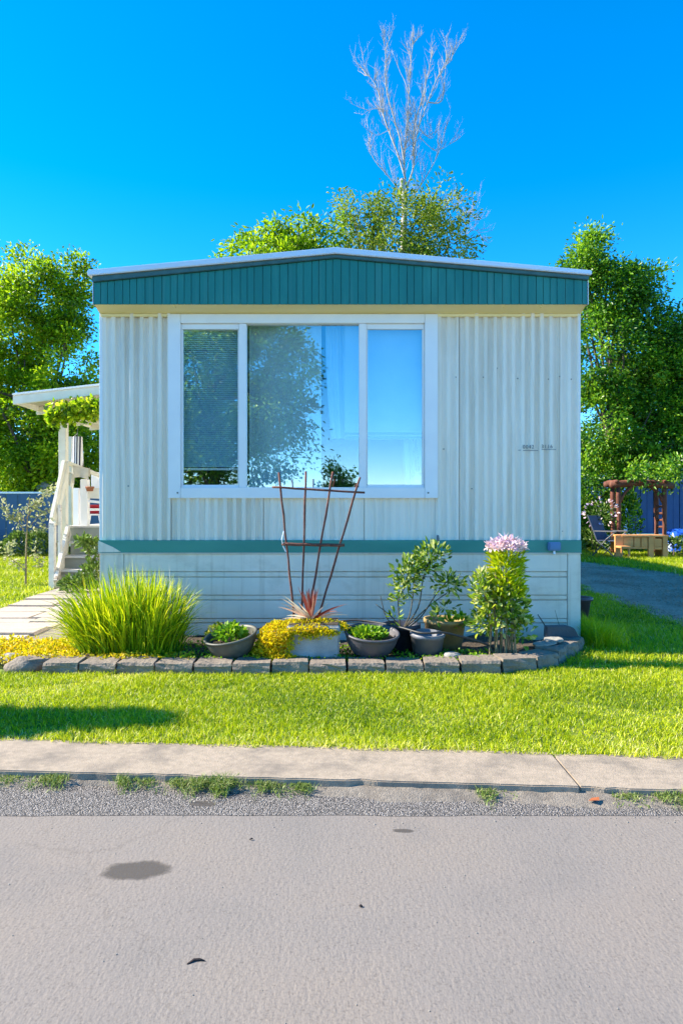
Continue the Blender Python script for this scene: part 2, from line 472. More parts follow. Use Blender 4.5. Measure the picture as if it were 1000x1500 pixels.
M['hedge'] = leaf_mat('hedge_leaf', [(.06,.13,.02), (.12,.21,.03), (.21,.30,.06)], .35)
M['gold'] = leaf_mat('golden_leaf', [(.40,.38,.006), (.68,.58,.008), (.80,.66,.010), (.82,.52,.02)], .40)
M['lettuce'] = leaf_mat('bright_leaf', [(.07,.20,.01), (.18,.38,.012), (.40,.55,.02)], .45)
M['rhodo'] = leaf_mat('shrub_leaf', [(.03,.10,.012), (.12,.24,.014), (.30,.44,.03), (.66,.68,.26)], .45, .35, .5)
M['phlox'] = leaf_mat('flower_shrub_leaf', [(.06,.16,.02), (.22,.36,.02), (.48,.56,.04), (.80,.78,.36)], .5, .38, .5)
M['phlox_top'] = leaf_mat('yellow_green_leaf', [(.20,.36,.01), (.52,.62,.010), (.74,.74,.012)], .55, .38)
M['petal'] = leaf_mat('pink_petal', [(.55,.42,.66), (.80,.58,.64), (.92,.80,.80), (.78,.46,.42)], .35, .6)
M['cordy'] = leaf_mat('red_strap_leaf', [(.30,.03,.02), (.52,.10,.06), (.75,.48,.34), (.82,.70,.54)], .35, .4)
M['pale'] = leaf_mat('pale_leaf', [(.22,.27,.08), (.40,.42,.20), (.55,.53,.34)], .40)
M['stripe'] = None
def stripe_mat():
    m, nt, bs = _new('striped_cloth')
    N, L = nt.nodes, nt.links
    tc = N.new('ShaderNodeTexCoord'); wv = N.new('ShaderNodeTexWave'); wv.inputs['Scale'].default_value = 7.5
    wv.bands_direction = 'X'
    L.new(tc.outputs['Object'], wv.inputs['Vector'])
    c = ramp(nt, wv.outputs['Fac'], [(.48, (.82,.82,.84)), (.52, (.03,.03,.07))])
    L.new(c, bs.inputs['Base Color']); bs.inputs['Roughness'].default_value = .9
    return m
M['stripe'] = stripe_mat()

# ---------------------------------------------------------------- ground, lawn, kerb, road
def sheet(name, pts, z, m, parent=None, kind='structure'):
    mb = MB(); b = len(mb.v)
    mb.v += [(x, y, z) for x, y in pts]; mb.f.append(tuple(range(len(pts))))
    o = mb.build(name, m, parent)
    if kind: o['kind'] = kind
    return o
def kerb_y(x): return 3.318 - 0.069 * x          # lawn edge of the kerb
KW = 0.385                                       # kerb width
sheet('ground', [(-600,-600),(600,-600),(600,600),(-600,600)], -0.30, M['lawn'])
sheet('lawn', [(-40,kerb_y(-40)-.03),(40,kerb_y(40)-.03),(40,60),(-40,60)], 0.0, M['lawn'])
sheet('far_lawn', [(-60,-40),(60,-40),(60,-8),(-60,-8)], -0.03, M['lawn'])
sheet('road', [(-60,-8.0),(60,-8.0),(60,2.75),(-60,2.75)], -0.046, M['road'])
# rough chip-sealed shoulder strip, its front edge a little ragged
rg = random.Random(3)
xs = [-60, -6] + [i * .12 - 4 for i in range(68)] + [6, 60]
front = [(x, 2.703 + rg.uniform(-.006, .006)) for x in xs]
back = [(x, kerb_y(x) - KW + .03) for x in xs]
sheet('road_shoulder', front + back[::-1], -0.0445, M['chip'])
mb = MB()
gx = [-60, -6] + [i * .035 - 4 for i in range(236)] + [6, 60]
for x in gx:
    w = max(.018, .058 + .025 * math.sin(x * 1.7) + .018 * math.sin(x * 7.3) + rg.uniform(-.02, .02))
    yk = kerb_y(x) - KW
    hgt = -.016 + .006 * math.sin(x * 2.9) + rg.uniform(-.003, .003)
    mb.v += [(x, yk - w, -.0462), (x, yk - w * .45, (-.0445 + hgt) * .5 + rg.uniform(-.002, .002)), (x, yk + .03, hgt)]
for i in range(len(gx) - 1):
    for j in (0, 1):
        c = i * 3 + j; mb.f.append((c, c + 3, c + 4, c + 1))
o = mb.build('gutter_dirt', M['sand'], smooth=True); o['kind'] = 'structure'
# kerb slabs
kerb = empty('kerb', (0, 0, 0)); kerb['kind'] = 'structure'
joints = [-24, -16.0, -11.0, -6.0, -2.98, 1.02, 4.03, 8.0, 13.0, 20.0]
for a, b in zip(joints[:-1], joints[1:]):
    mb = MB(); g = .003
    n = 60
    ys = [rg.uniform(-.003, .003) - (.012 if rg.random() < .06 else 0) for _ in range(n + 1)]
    top = [(a + g + (b - a - 2 * g) * i / n, ys[i]) for i in range(n + 1)]
    pts = [(x, kerb_y(x) - KW - j) for x, j in top] + [(x, kerb_y(x) + .02 + j) for x, j in reversed(top)]
    mb.slab(pts, -0.12, 0.004 + rg.uniform(-.003, .003))
    mb.build('kerb_slab', M['kerb'], kerb, bevel=.005)
# damp stains on the road
def stain_mat():
    m, nt, bs = _new('damp_asphalt')
    N, L = nt.nodes, nt.links
    at = N.new('ShaderNodeAttribute'); at.attribute_name = 'tint'
    tc = N.new('ShaderNodeTexCoord'); no = N.new('ShaderNodeTexNoise'); no.inputs['Scale'].default_value = 60; no.inputs['Detail'].default_value = 6
    L.new(tc.outputs['Object'], no.inputs['Vector'])
    ad = N.new('ShaderNodeMath'); ad.operation = 'MULTIPLY_ADD'; ad.inputs[1].default_value = .5
    L.new(no.outputs['Fac'], ad.inputs[0]); L.new(at.outputs['Fac'], ad.inputs[2])
    mr = N.new('ShaderNodeMapRange'); mr.inputs[1].default_value = .42; mr.inputs[2].default_value = .95; mr.inputs[4].default_value = .70
    L.new(ad.outputs[0], mr.inputs[0]); L.new(mr.outputs[0], bs.inputs['Alpha'])
    bs.inputs['Base Color'].default_value = (.085,.072,.060,1); bs.inputs['Roughness'].default_value = .8
    return m
M['stain'] = stain_mat()
def stain(px, py, w, h, seed):
    d = FPX * 1.246 / (py - HOR)
    cx = (px - 500) / FPX * d
    wx = w / FPX * d; hy = h * d * d / (FPX * 1.246)
    q = random.Random(seed); n = 26
    ks = [1 + .10 * math.sin(2 * 2 * math.pi * i / n + seed) + .06 * math.sin(5 * 2 * math.pi * i / n + 2 * seed) + q.uniform(-.04, .04) for i in range(n)]
    z = -0.0455 if d < 2.7 else -0.0440
    v = [(cx, d, z)]; t = [1.0]; tris = []; quads = []
    for r, tv in ((.62, 1.0), (1.22, 0.0)):
        for i in range(n):
            a = 2 * math.pi * i / n
            v.append((cx + wx * .5 * r * ks[i] * math.cos(a), d + hy * .5 * r * ks[i] * math.sin(a), z)); t.append(tv)
    for i in range(n):
        j = (i + 1) % n
        tris.append((0, 1 + i, 1 + j)); quads.append((1 + i, 1 + n + i, 1 + n + j, 1 + j))
    np_mesh('stain', np.array(v), quads, tris, M['stain'], bpy.data.objects['road'], np.array(t))
stain(200, 1275, 88, 30, 1); stain(297, 1178, 36, 9, 2); stain(590, 1217, 34, 5, 4)

def grit():
    g = np.random.default_rng(90); n = 900
    x = g.uniform(-2.2, 2.2, n); y = np.where(g.random(n) < .72, kerb_y(x) - KW - np.abs(g.normal(.05, .10, n)), g.uniform(1.2, 2.7, n))
    r = g.uniform(.0015, .0045, n) * np.where(y < 2.6, .6, 1)
    oc = np.array([(1,0,0),(0,1,0),(-1,0,0),(0,-1,0),(0,0,.8),(0,0,-.8)], float)
    v = np.stack([x, y, np.full(n, -.0445)], 1)[:, None] + oc[None] * (r[:, None, None] * g.uniform(.6, 1.4, (n, 6, 1)))
    f = np.array([(0,1,4),(1,2,4),(2,3,4),(3,0,4),(1,0,5),(2,1,5),(3,2,5),(0,3,5)])
    o = np_mesh('road_grit', v.reshape(-1, 3), None, (np.arange(n)[:, None, None] * 6 + f[None]).reshape(-1, 3), M['stone'])
    o['kind'] = 'stuff'; tag(o, 'loose grit and small stones along the gutter and road', 'grit')
grit()
# driveway and paved path
DRIVE = [(3.45,2.9),(5.9,2.7),(6.0,12.0),(5.3,14.6),(5.0,22),(3.2,22),(3.35,14.0),(3.55,10.0),(3.45,6.5)]
sheet('gravel_drive', DRIVE, 0.005, M['gravel'])
PATH = [(-2.35,9.75),(-4.12,9.75),(-4.10,9.2),(-3.95,7.9),(-4.25,7.5),(-7.5,7.2),(-7.5,5.75),(-2.75,5.85),(-2.35,6.4)]
path = empty('path', (0,0,0)); path['kind'] = 'structure'
sheet('path_bed', PATH, 0.004, M['sand'], path, None)
def inside(poly, x, y):
    c = False; n = len(poly)
    for i in range(n):
        (x1, y1), (x2, y2) = poly[i], poly[i-1]
        if (y1 > y) != (y2 > y) and x < (x2 - x1) * (y - y1) / (y2 - y1) + x1: c = not c
    return c
def inside_np(poly, x, y):
    c = np.zeros(len(x), bool); n = len(poly)
    for i in range(n):
        (x1, y1), (x2, y2) = poly[i], poly[i-1]
        if y1 == y2: continue
        c ^= ((y1 > y) != (y2 > y)) & (x < (x2 - x1) * (y - y1) / (y2 - y1) + x1)
    return c
pr = random.Random(11)
def slab_row(y0, y1, x0, x1, tilt=0.0):
    x = x0
    while x < x1 - .12:
        w = pr.uniform(.5, .85)
        if x + w > x1 - .25: w = x1 - x
        g = .012; j = lambda: pr.uniform(-.014, .014)
        mb = MB()
        pts = [(x+g+j(), y0+g+j()), (x+w*.5, y0+g+j()), (x+w-g+j(), y0+g+j()), (x+w-g+j(), y1-g+j()), (x+w*.45, y1-g+j()), (x+g+j(), y1-g+j())]
        mb.slab(pts, -.02, .024 + pr.uniform(-.006, .012))
        mb.build('paving_slab', M['paving'], path, bevel=.008)
        x += w
ya = 5.86
while ya < 9.6:
    h = pr.uniform(.26, .44)
    yb = min(ya + h, 9.7)
    xl = -7.4 if yb < 7.35 else (-4.0 if yb < 8.3 else -4.08)
    slab_row(ya, yb, xl, -2.42 if ya > 6.3 else -2.85)
    ya = yb

def gravel():
    g = np.random.default_rng(91); n = 9000
    x = g.uniform(3.3, 6.0, n); y = 6 + 9.5 * g.random(n) ** 1.3
    k = inside_np(DRIVE, x + g.normal(0, .08, n), y); x, y = x[k], y[k]; n = len(x)
    r = g.uniform(.008, .026, n) * np.where(np.abs(np.sin((x - 3.9) * 2.2)) < .35, .5, 1)
    oc = np.array([(1,0,0),(0,1,0),(-1,0,0),(0,-1,0),(0,0,.7),(0,0,-.7)], float)
    v = np.stack([x, y, np.full(n, .006)], 1)[:, None] + oc[None] * (r[:, None, None] * g.uniform(.6, 1.4, (n, 6, 1)))
    f = np.array([(0,1,4),(1,2,4),(2,3,4),(3,0,4),(1,0,5),(2,1,5),(3,2,5),(0,3,5)])
    o = np_mesh('drive_gravel', v.reshape(-1, 3), None, (np.arange(n)[:, None, None] * 6 + f[None]).reshape(-1, 3), M['gravel'])
    o['kind'] = 'stuff'; tag(o, 'loose grey gravel stones on the drive beside the lawn', 'gravel')
gravel()
# ---------------------------------------------------------------- the mobile home
HX0, HX1, HY, HYB = -2.153, 2.128, 6.0, 20.0
def hx(px): return (px - 500) / 163.5
def hz(py): return CAMZ - (py - HOR) / 163.5
home = empty('mobile_home', (0, 6.0, 0), 'cream ribbed metal mobile home with teal gable fascia and wide white window', 'mobile home')
def hp(mb, name, m, parent=None, **k):
    """build a part given in world coordinates under the home"""
    o = mb.build(name, m, parent or home, **k)
    o.location = -Vector(home.location) if parent is None else (0, 0, 0)
    return o
BELT1, BELT0, EAVE = hz(791), hz(809), 2.932
_rr = random.Random(77)
RIBH = [_rr.choice((.012, .014, .016, .018, .021)) for _ in range(80)]
def rib_depth(x, z):
    """ribbed sheet: raised flat-topped ribs of about 8.3 cm pitch, none quite as tall as the next"""
    u = x / 0.0830 + 40
    k = int(math.floor(u)); p = u - k
    t = min(1.0, max(0.0, (.30 - abs(p - .5)) / .13))
    s = t * t * (3 - 2 * t)
    h = RIBH[k % 80] * (1 + .12 * math.sin(z * 1.9 + k * 1.3))
    g = max(0.0, 1 - abs(p - .5 - .5 * (1 if p > .5 else -1)) / .05)      # fine crease between ribs
    return -h * s + .003 * g
def siding_panel(x0, x1, z0, z1, flat=1.0, seed=0):
    q = random.Random(seed)
    n = max(6, int((x1 - x0) / .0045)); rows = 12
    g = .0006
    ph = [q.uniform(0, 6) for _ in range(4)]
    mb = MB()
    for r in range(rows + 1):
        z = z0 + (z1 - z0) * r / rows
        for i in range(n + 1):
            x = x0 + g + (x1 - x0 - 2 * g) * i / n
            y = HY + rib_depth(x, z) * flat * 1.45 + .0030 * math.sin(x * 7 + ph[0] + z * 2.2) + .0026 * math.sin(z * 5 + ph[1] + x * 3)
            if i == 0 or i == n: y = HY + .0035
            mb.v.append((x, y, z))
    for r in range(rows):
        for i in range(n):
            a = r * (n + 1) + i
            mb.f.append((a, a + 1, a + n + 2, a + n + 1))
    return hp(mb, 'siding_panel', M['siding'], smooth=True)
WX0, WX1, WZ0, WZ1 = hx(248), hx(640), hz(730), hz(462)
for k, (a, b, z0, z1, fl) in enumerate([
        (HX0+.012, hx(178), BELT1, EAVE, 1.0), (hx(178), WX0+.02, BELT1, EAVE, 1.35),
        (WX0+.02, hx(386), BELT1, WZ0+.02, 1.1), (hx(386), hx(533), BELT1, WZ0+.02, .5), (hx(533), WX1-.02, BELT1, WZ0+.02, .35),
        (WX1-.02, hx(672), BELT1, EAVE, .8), (hx(672), hx(818), BELT1, EAVE, 1.0), (hx(818), HX1-.012, BELT1, EAVE, .9)]):
    siding_panel(a, b, z0, z1, fl, k)
# inner shell behind the sheets: front wall round the window, sides, back, floor, ceiling
mb = MB()
mb.box(HX0+.02, WX0+.03, 6.022, 6.08, .02, EAVE); mb.box(WX1-.03, HX1-.02, 6.022, 6.08, .02, EAVE)
mb.box(WX0+.03, WX1-.03, 6.022, 6.08, .02, WZ0+.03); mb.box(WX0+.03, WX1-.03, 6.022, 6.08, WZ1-.03, EAVE)
hp(mb, 'front_wall_core', M['inside'])
for nm, x0, x1 in (('side_wall', HX0, HX0+.05), ('side_wall', HX1-.05, HX1)):
    mb = MB(); mb.box(x0, x1, 6.0+.018, HYB, BELT0-.01, EAVE + .02); hp(mb, nm, M['siding'])
    mb = MB(); mb.box(x0+.01, x1-.01, 6.0+.03, HYB-.05, 0, BELT0-.02); hp(mb, 'side_skirting', M['skirt'])
mb = MB(); mb.box(HX0, HX1, HYB, HYB+.05, 0, EAVE+.2); hp(mb, 'back_wall', M['siding'])
mb = MB(); mb.box(HX0+.052, HX1-.052, 6.085, HYB-.02, EAVE-.03, EAVE-.005); hp(mb, 'ceiling', M['inside'])
mb = MB(); mb.box(HX0+.06, HX1-.06, 6.09, HYB-.02, .84, .89); hp(mb, 'floor_deck', M['inside'])
mb = MB(); mb.box(HX0+.06, HX1-.06, 8.9, 8.95, .90, EAVE-.02); hp(mb, 'partition_wall', M['inside'])
for x0, x1 in ((HX0-.008, HX0+.022), (HX1-.026, HX1+.006)):        # corner trims
    mb = MB(); mb.box(x0, x1, 5.981, 6.012, BELT1-.001, EAVE); hp(mb, 'corner_trim', M['white'], bevel=.004)
# teal belt with bent lower lip
mb = MB(); mb.box(HX0-.004, HX1+.004, 5.956, 6.02, BELT0, BELT1); hp(mb, 'belt_trim', M['band'], bevel=.004)
mb = MB(); mb.box(HX0-.004, HX1+.004, 5.950, 6.02, BELT0-.010, BELT0-.001); hp(mb, 'belt_lip', M['skirt'], bevel=.003)
mb = MB(); mb.prism([(HX0-.006, BELT1-.004), (HX0-.006, BELT0+.004), (hx(180), BELT0+.006), (hx(168), BELT0+.05)], 5.9525, 5.9555); hp(mb, 'belt_corner_sunlight', M['skirt'])  # pale triangle standing in for sunlight that grazes the belt's left end
# skirting planks: tall face, then a narrow recessed groove
rows_px = [(811, 836.5), (845, 870.5), (878.5, 904.5), (912, 939)]
SKX0, SKX1 = hx(184), hx(828)
mb = MB(); mb.box(HX0+.02, HX1-.02, 5.998, 6.02, 0, BELT0-.011); hp(mb, 'skirting_back', M['skirt'])
for k, (a, b) in enumerate(rows_px):
    mb = MB(); q = random.Random(40 + k)
    n = 40; zt, zb = hz(a), hz(b)
    prof = [(5.999, zt), (5.966, zt-.002), (5.964, (zt+zb)/2), (5.964, zb+.002), (5.999, zb)]
    for i in range(n + 1):
        x = SKX0 + (SKX1 - SKX0) * i / n
        w = .003 * math.sin(x * 3.1 + k) + .002 * math.sin(x * 9 + k * 2)
        for j, (y, z) in enumerate(prof):
            mb.v.append((x, y + (w if 0 < j < 4 else 0), z))
    for i in range(n):
        for j in range(4):
            c = i * 5 + j
            mb.f.append((c, c + 1, c + 6, c + 5))
    hp(mb, 'skirting_plank', M['skirt'])
    if k < 3:
        z1 = hz(rows_px[k][1]) - .0065; z0 = hz(rows_px[k+1][0]) + .0065
        mb = MB(); mb.box(SKX0, SKX1, 5.969, 5.999, z0, z1); hp(mb, 'skirting_rib', M['skirt'], bevel=.002)
mb = MB(); mb.box(HX0+.002, SKX0-.004, 5.962, 6.018, 0, BELT0-.012); hp(mb, 'skirting_corner', M['skirt'], bevel=.005)
mb = MB(); mb.box(hx(172), hx(174), 5.957, 5.963, .02, BELT0-.03); hp(mb, 'skirting_seam', M['skirt'], bevel=.002)
mb = MB(); mb.box(SKX1+.004, HX1-.002, 5.960, 6.018, 0, BELT0-.012); hp(mb, 'skirting_corner', M['skirt'], bevel=.005)
# gable: fascia boards, trim strip, drip edge, soffit, roof
FY = 5.8
FS = FPX / FY
def fx(px): return (px - 500) / FS
def fz(py): return CAMZ - (py - HOR) / FS
FX0, FX1, RID = fx(137), fx(860), fx(491)
FB = fz(445)
def gable(x, zl, zr, zp):
    return zl + (zp - zl) * (x - FX0) / (RID - FX0) if x < RID else zr + (zp - zr) * (FX1 - x) / (FX1 - RID)
def ftop(x): return gable(x, fz(414), fz(411), fz(379))
fas = MB(); fas.prism([(FX0, FB), (FX1, FB), (FX1, ftop(FX1)), (RID, ftop(RID)), (FX0, ftop(FX0))], FY+.012, FY+.04)
fascia = hp(fas, 'fascia', M['teal'])
q = random.Random(5); x = FX0 + .002
while x < FX1 - .02:
    w = .073 if q.random() < .6 else .060
    xe = min(x + w, FX1 - .002); g = .0022
    mb = MB(); yo = FY + q.uniform(-.0015, .0015)
    zt = lambda xx: ftop(xx) - .001
    pts = [(x+g, FB-.004), (xe-g, FB-.004), (xe-g, zt(xe-g))] + ([(RID, zt(RID))] if x+g < RID < xe-g else []) + [(x+g, zt(x+g))]
    mb.prism(pts, yo, FY+.0115)
    o = mb.build('fascia_board', M['teal'], fascia, bevel=.0016, segs=1)
    x = xe
mb = MB(); mb.box(FX0-.006, FX0-.0005, FY-.004, FY+.05, FB-.006, ftop(FX0)); hp(mb, 'fascia_end_trim', M['drip'])
mb = MB(); mb.box(FX1+.0005, FX1+.006, FY-.004, FY+.05, FB-.006, ftop(FX1)); hp(mb, 'fascia_end_trim', M['drip'])
def strip(name, lo, hi, x0, x1, y0, y1, m, **k):
    mb = MB()
    mb.prism([(x0, lo(x0)), (RID, lo(RID)), (x1, lo(x1)), (x1, hi(x1)), (RID, hi(RID)), (x0, hi(x0))], y0, y1)
    return hp(mb, name, m, **k)
t_lo = lambda x: ftop(x) + .001
t_hi = lambda x: gable(x, fz(405.5), fz(410) + .035, fz(373.5))
strip('gable_trim', t_lo, lambda x: gable(x, fz(406), fz(405), fz(374)), FX0-.004, FX1+.004, FY-.022, FY+.04, M['dark_teal'], bevel=.004)
strip('drip_edge', lambda x: gable(x, fz(405.6), fz(404.6), fz(373.6)), lambda x: gable(x, fz(397), fz(398), fz(364.5)), FX0-.036, FX1+.022, FY-.045, FY+.04, M['drip'], bevel=.006)
strip('roof', lambda x: gable(x, fz(404.5), fz(403.5), fz(372.5)), lambda x: gable(x, fz(397.6), fz(398.6), fz(365)), FX0-.03, FX1+.018, FY+.041, HYB+.25, M['roof'])
mb = MB()   # sloping soffit between fascia and wall, its ends tapering in
mb.v = [(FX0+.004, FY+.012, FB-.001), (FX1-.004, FY+.012, FB-.001), (HX1+.002, 5.99, EAVE-.008), (HX0-.002, 5.99, EAVE-.008),
        (FX0+.004, FY+.012, FB+.012), (FX1-.004, FY+.012, FB+.012), (HX1+.002, 6.02, EAVE+.012), (HX0-.002, 6.02, EAVE+.012)]
mb.f = [(0,3,2,1),(4,5,6,7),(0,1,5,4),(1,2,6,5),(2,3,7,6),(3,0,4,7)]
hp(mb, 'soffit', M['soffit'])
mb = MB(); mb.box(HX0+.01, HX1-.01, 5.968, 5.992, EAVE-.032, EAVE-.006); hp(mb, 'soffit_mould', M['soffit'], bevel=.004)
for px, w in ((257, 1.6), (735, 1.2), (790, 1.2)):
    mb = MB(); xx = (px - 500) / FPX * 5.88
    mb.box(xx, xx + .006, 5.83, 5.99, FB-.018, FB-.004); hp(mb, 'soffit_joint', M['soffit'])

for x0, x1 in ((FX0-.0005, FX0+.03), (FX1-.03, FX1+.0005)):
    mb = MB(); mb.box(x0, x1, FY+.052, HYB+.2, FB-.006, ftop(FX0)+.03); hp(mb, 'eave_board', M['teal'])
# window
win = bpy.data.objects.new('window', None); win.empty_display_size = .1
put(win, home); win.location = -Vector(home.location)
def wp(mb, name, m, **k): return mb.build(name, m, win, **k)
CY0, CY1 = 5.958, 6.035
def wbox(name, px0, px1, py0, py1, y0, y1, m='white', bevel=.004):
    mb = MB(); mb.box(hx(px0), hx(px1), y0, y1, hz(py1), hz(py0))
    return wp(mb, name, M[m], bevel=bevel)
wbox('casing', 248, 266, 462, 730, CY0, CY1); wbox('casing', 621, 640, 462, 730, CY0, CY1)
wbox('casing', 266.2, 620.8, 462, 475, CY0+.001, CY1); wbox('casing', 266.2, 620.8, 714, 730, CY0+.001, CY1)
wbox('mullion', 350.5, 361.5, 475.2, 713.8, CY0+.012, CY1); wbox('mullion', 525.5, 536.5, 475.2, 713.8, CY0+.012, CY1)
for a, b, t, bo in ((266.2, 350.3, 475.2, 713.8), (536.7, 620.8, 475.2, 713.8)):      # sliding sashes
    lw, rw = (2.5, 1.5) if a < 300 else (1.5, 3.0)
    wbox('sash_rail', a, b, t, t+7.5, 5.984, 6.02, bevel=.003); wbox('sash_rail', a, b, bo-3.5, bo, 5.984, 6.02, bevel=.003)
    wbox('sash_stile', a, a+lw, t+7.7, bo-3.7, 5.984, 6.02, bevel=.003); wbox('sash_stile', b-rw, b, t+7.7, bo-3.7, 5.984, 6.02, bevel=.003)
wbox('pane', 268.8, 348.7, 483, 710, 6.000, 6.005, 'glass', 0); wbox('pane', 538.3, 617.7, 483, 710, 6.000, 6.005, 'glass', 0)
wbox('pane', 361.6, 525.4, 475.3, 713.7, 6.008, 6.013, 'glass', 0)
for px in (262, 626):
    mb = MB(); mb.lathe([(.008, 0), (.008, .004), (.004, .007)], 8, close=True); o = mb.build('screw', M['screw'], win); o.rotation_euler = (R(90), 0, 0); o.location = (hx(px), CY0-.001, hz(722))
# rivets, cleat, outlet, faded number on the siding
for px, py in ((640,549),(707,553),(727,540),(757,555),(802,556),(818,552),(835,556),(649,658),(667,553),(189,712),(690,716),(822,778)):
    mb = MB(); mb.lathe([(.006, 0), (.006, .003), (.002, .006)], 8, close=True)
    o = mb.build('rivet', M['dent'], home); o.rotation_euler = (R(90), 0, 0); o.location = (hx(px), -.014, hz(py))
mb = MB(); mb.tube([(hx(640), 5.975, hz(784)), (hx(640), 5.96, hz(789)), (hx(640.5), 5.964, hz(798))], [.010, .013, .006], 8); hp(mb, 'hook', M['dent'], smooth=True)
box_o = MB(); box_o.box(hx(798.5), hx(817), 5.915, 5.955, hz(806), hz(793.5)); outlet = hp(box_o, 'outlet_box', M['outlet'], bevel=.008)
mb = MB(); mb.box(hx(800.5), hx(815), 5.908, 5.9145, hz(804), hz(796)); mb.build('outlet_lid', M['outlet'], outlet, bevel=.003)
mb = MB(); mb.tube([(hx(808), 5.945, hz(806.5)), (hx(808), 5.94, hz(811))], .011, 8); mb.build('outlet_stub', M['drip'], outlet)
def print_text(s, px, py, size, parent, m, name):
    cu = bpy.data.curves.new(name, 'FONT'); cu.body = s; cu.size = size; cu.extrude = .0004
    cu.space_character = 1.15
    tmp = bpy.data.objects.new(name, cu); col.objects.link(tmp)
    bpy.context.view_layer.update()
    me = bpy.data.meshes.new_from_object(tmp.evaluated_get(bpy.context.evaluated_depsgraph_get()))
    bpy.data.objects.remove(tmp)
    me.materials.clear(); me.materials.append(m)
    o = put(bpy.data.objects.new(name, me), parent)
    o.rotation_euler = (R(90), 0, 0)
    o.location = (hx(px), -.0335, hz(py))
    return o
print_text('0042', 763.5, 657.5, .046, home, M['ink'], 'faded_number')
print_text('3116', 790.5, 657, .046, home, M['ink'], 'faded_number')
for a, b, y in ((757, 761, 659.5), (764, 786, 660), (791, 812, 658.6)):
    mb = MB(); mb.box(hx(a), hx(b), 5.9665, 5.969, hz(y+.7), hz(y)); hp(mb, 'faded_underline', M['ink'])

# behind the glass
bl = empty('window_blind', (hx(309), 6.06, hz(478)), 'grey slatted blind lowered behind the left window pane', 'blind')
mb = MB(); mb.box(-.262, .262, -.012, .02, -.03, .01); mb.build('head_rail', M['white'], bl)
mb = MB(); n = 66
for k in range(n):
    z = -.045 - k * .0185
    b = len(mb.v)
    mb.v += [(-.255,-.004,z-.009),(.255,-.004,z-.009),(.255,.008,z+.009),(-.255,.008,z+.009)]; mb.f.append((b,b+1,b+2,b+3))
o = mb.build('blind_slats', M['blind'], bl); o['kind'] = 'stuff'
mb = MB(); mb.box(-.257, .257, -.008, .012, -.045-n*.0185-.02, -.045-n*.0185); mb.build('bottom_rail', M['white'], bl)
def drape(name, px0, px1, py0, py1, y, m, folds, amp, label, cat, sag=0.0):
    mb = MB(); n = 60; rows = 8
    x0, x1, z0, z1 = hx(px0), hx(px1), hz(py1), hz(py0)
    c = Vector(((x0+x1)/2, y, z1))
    for r in range(rows + 1):
        t = r / rows
        for i in range(n + 1):
            u = i / n
            xx = x0 + (x1 - x0) * u + sag * t * t * (1 - u)
            mb.v.append((xx - c.x, amp * math.sin(u * folds * 6.283 + .6 * t) * (.5 + .5 * t) + .3 * amp * math.sin(u * folds * 2.3 * 6.283), z1 + (z0 - z1) * t - c.z))
    for r in range(rows):
        for i in range(n):
            a = r * (n + 1) + i
            mb.f.append((a, a + 1, a + n + 2, a + n + 1))
    o = mb.build(name, m, smooth=True); o.location = c
    return tag(o, label, cat)
drape('sheer_panel', 362, 470, 470, 716, 6.13, M['lace'], 2.5, .006, 'dim grey sheer panel hanging in left half of the middle pane', 'curtain')
drape('curtain', 476, 520, 470, 640, 6.16, M['curtain'], 4, .022, 'gathered pale blue curtain hanging beside the middle mullion', 'curtain', .05)
drape('tied_curtain', 590, 624, 470, 716, 6.24, M['curtain'], 3, .02, 'pale curtain falling behind cords in right window pane', 'curtain', .05)
sh = drape('roller_shade', 505, 622, 470, 642, 6.10, M['curtain'], .8, .004, 'flat pale blue roller shade half lowered behind right window pane', 'shade')
mb = MB()
for zz in (632, 638): mb.box(hx(505)-sh.location.x, hx(622)-sh.location.x, -.012, -.004, hz(zz+3)-sh.location.z, hz(zz)-sh.location.z)
mb.build('hem_bar', M['outlet'], sh, bevel=.002)
mb = MB()
for px in (606, 611): mb.tube([(hx(px)-sh.location.x, -.02, hz(642)-sh.location.z), (hx(px+4)-sh.location.x, -.02, hz(690)-sh.location.z)], .003, 5)
mb.build('pull_cord', M['dent'], sh)
mb = MB(); mb.lathe([(.03,0),(.055,.02),(.06,.05),(.04,.09),(.025,.10),(.03,.13)], 16); v = mb.build('glass_ornament', M['drip'], smooth=True)
v.location = (hx(613), 6.09, hz(712)); tag(v, 'small silvery ornament on sill inside right window pane', 'ornament')
mb = MB(); mb.box(WX0+.03, WX1-.03, 6.081, 6.22, hz(716)-.03, hz(716)); hp(mb, 'inner_sill', M['white'])

# ---------------------------------------------------------------- garden border blocks
border = empty('garden_border', (0, 4.85, 0), 'low dry-laid border of grey split-face concrete blocks round the garden bed', 'border')
def block(cx, cy, w, dpt, h, rz, seed, m='block', z=0.0, parent=border):
    q = random.Random(seed)
    bm = bmesh.new()
    bmesh.ops.create_cube(bm, size=1)
    bmesh.ops.subdivide_edges(bm, edges=bm.edges[:], cuts=3, use_grid_fill=True)
    for v in bm.verts:
        x, y, zz = v.co
        tz = 1 - .10 * (zz + .5)
        v.co = Vector((x * w * (1 - .08 * (y + .5)), y * dpt, (zz + .5) * h))
        if y < -.49:                                 # split face: rough, chipped
            v.co.y += q.uniform(-.009, .005); v.co.x += q.uniform(-.003, .003); v.co.z += q.uniform(-.003, .003)
            if zz > .49: v.co.y += q.uniform(.003, .012); v.co.z -= q.uniform(.0, .005)
        else:
            v.co += Vector((q.uniform(-.002, .002), q.uniform(-.002, .002), q.uniform(-.002, .002)))
    me = bpy.data.meshes.new('block'); bm.to_mesh(me); bm.free(); me.materials.append(M[m])
    o = put(bpy.data.objects.new('block', me), parent)
    o.location = (cx - parent.location.x, cy - parent.location.y, z - parent.location.z); o.rotation_euler = (q.uniform(-.02,.02), q.uniform(-.015,.015), rz)
    return o
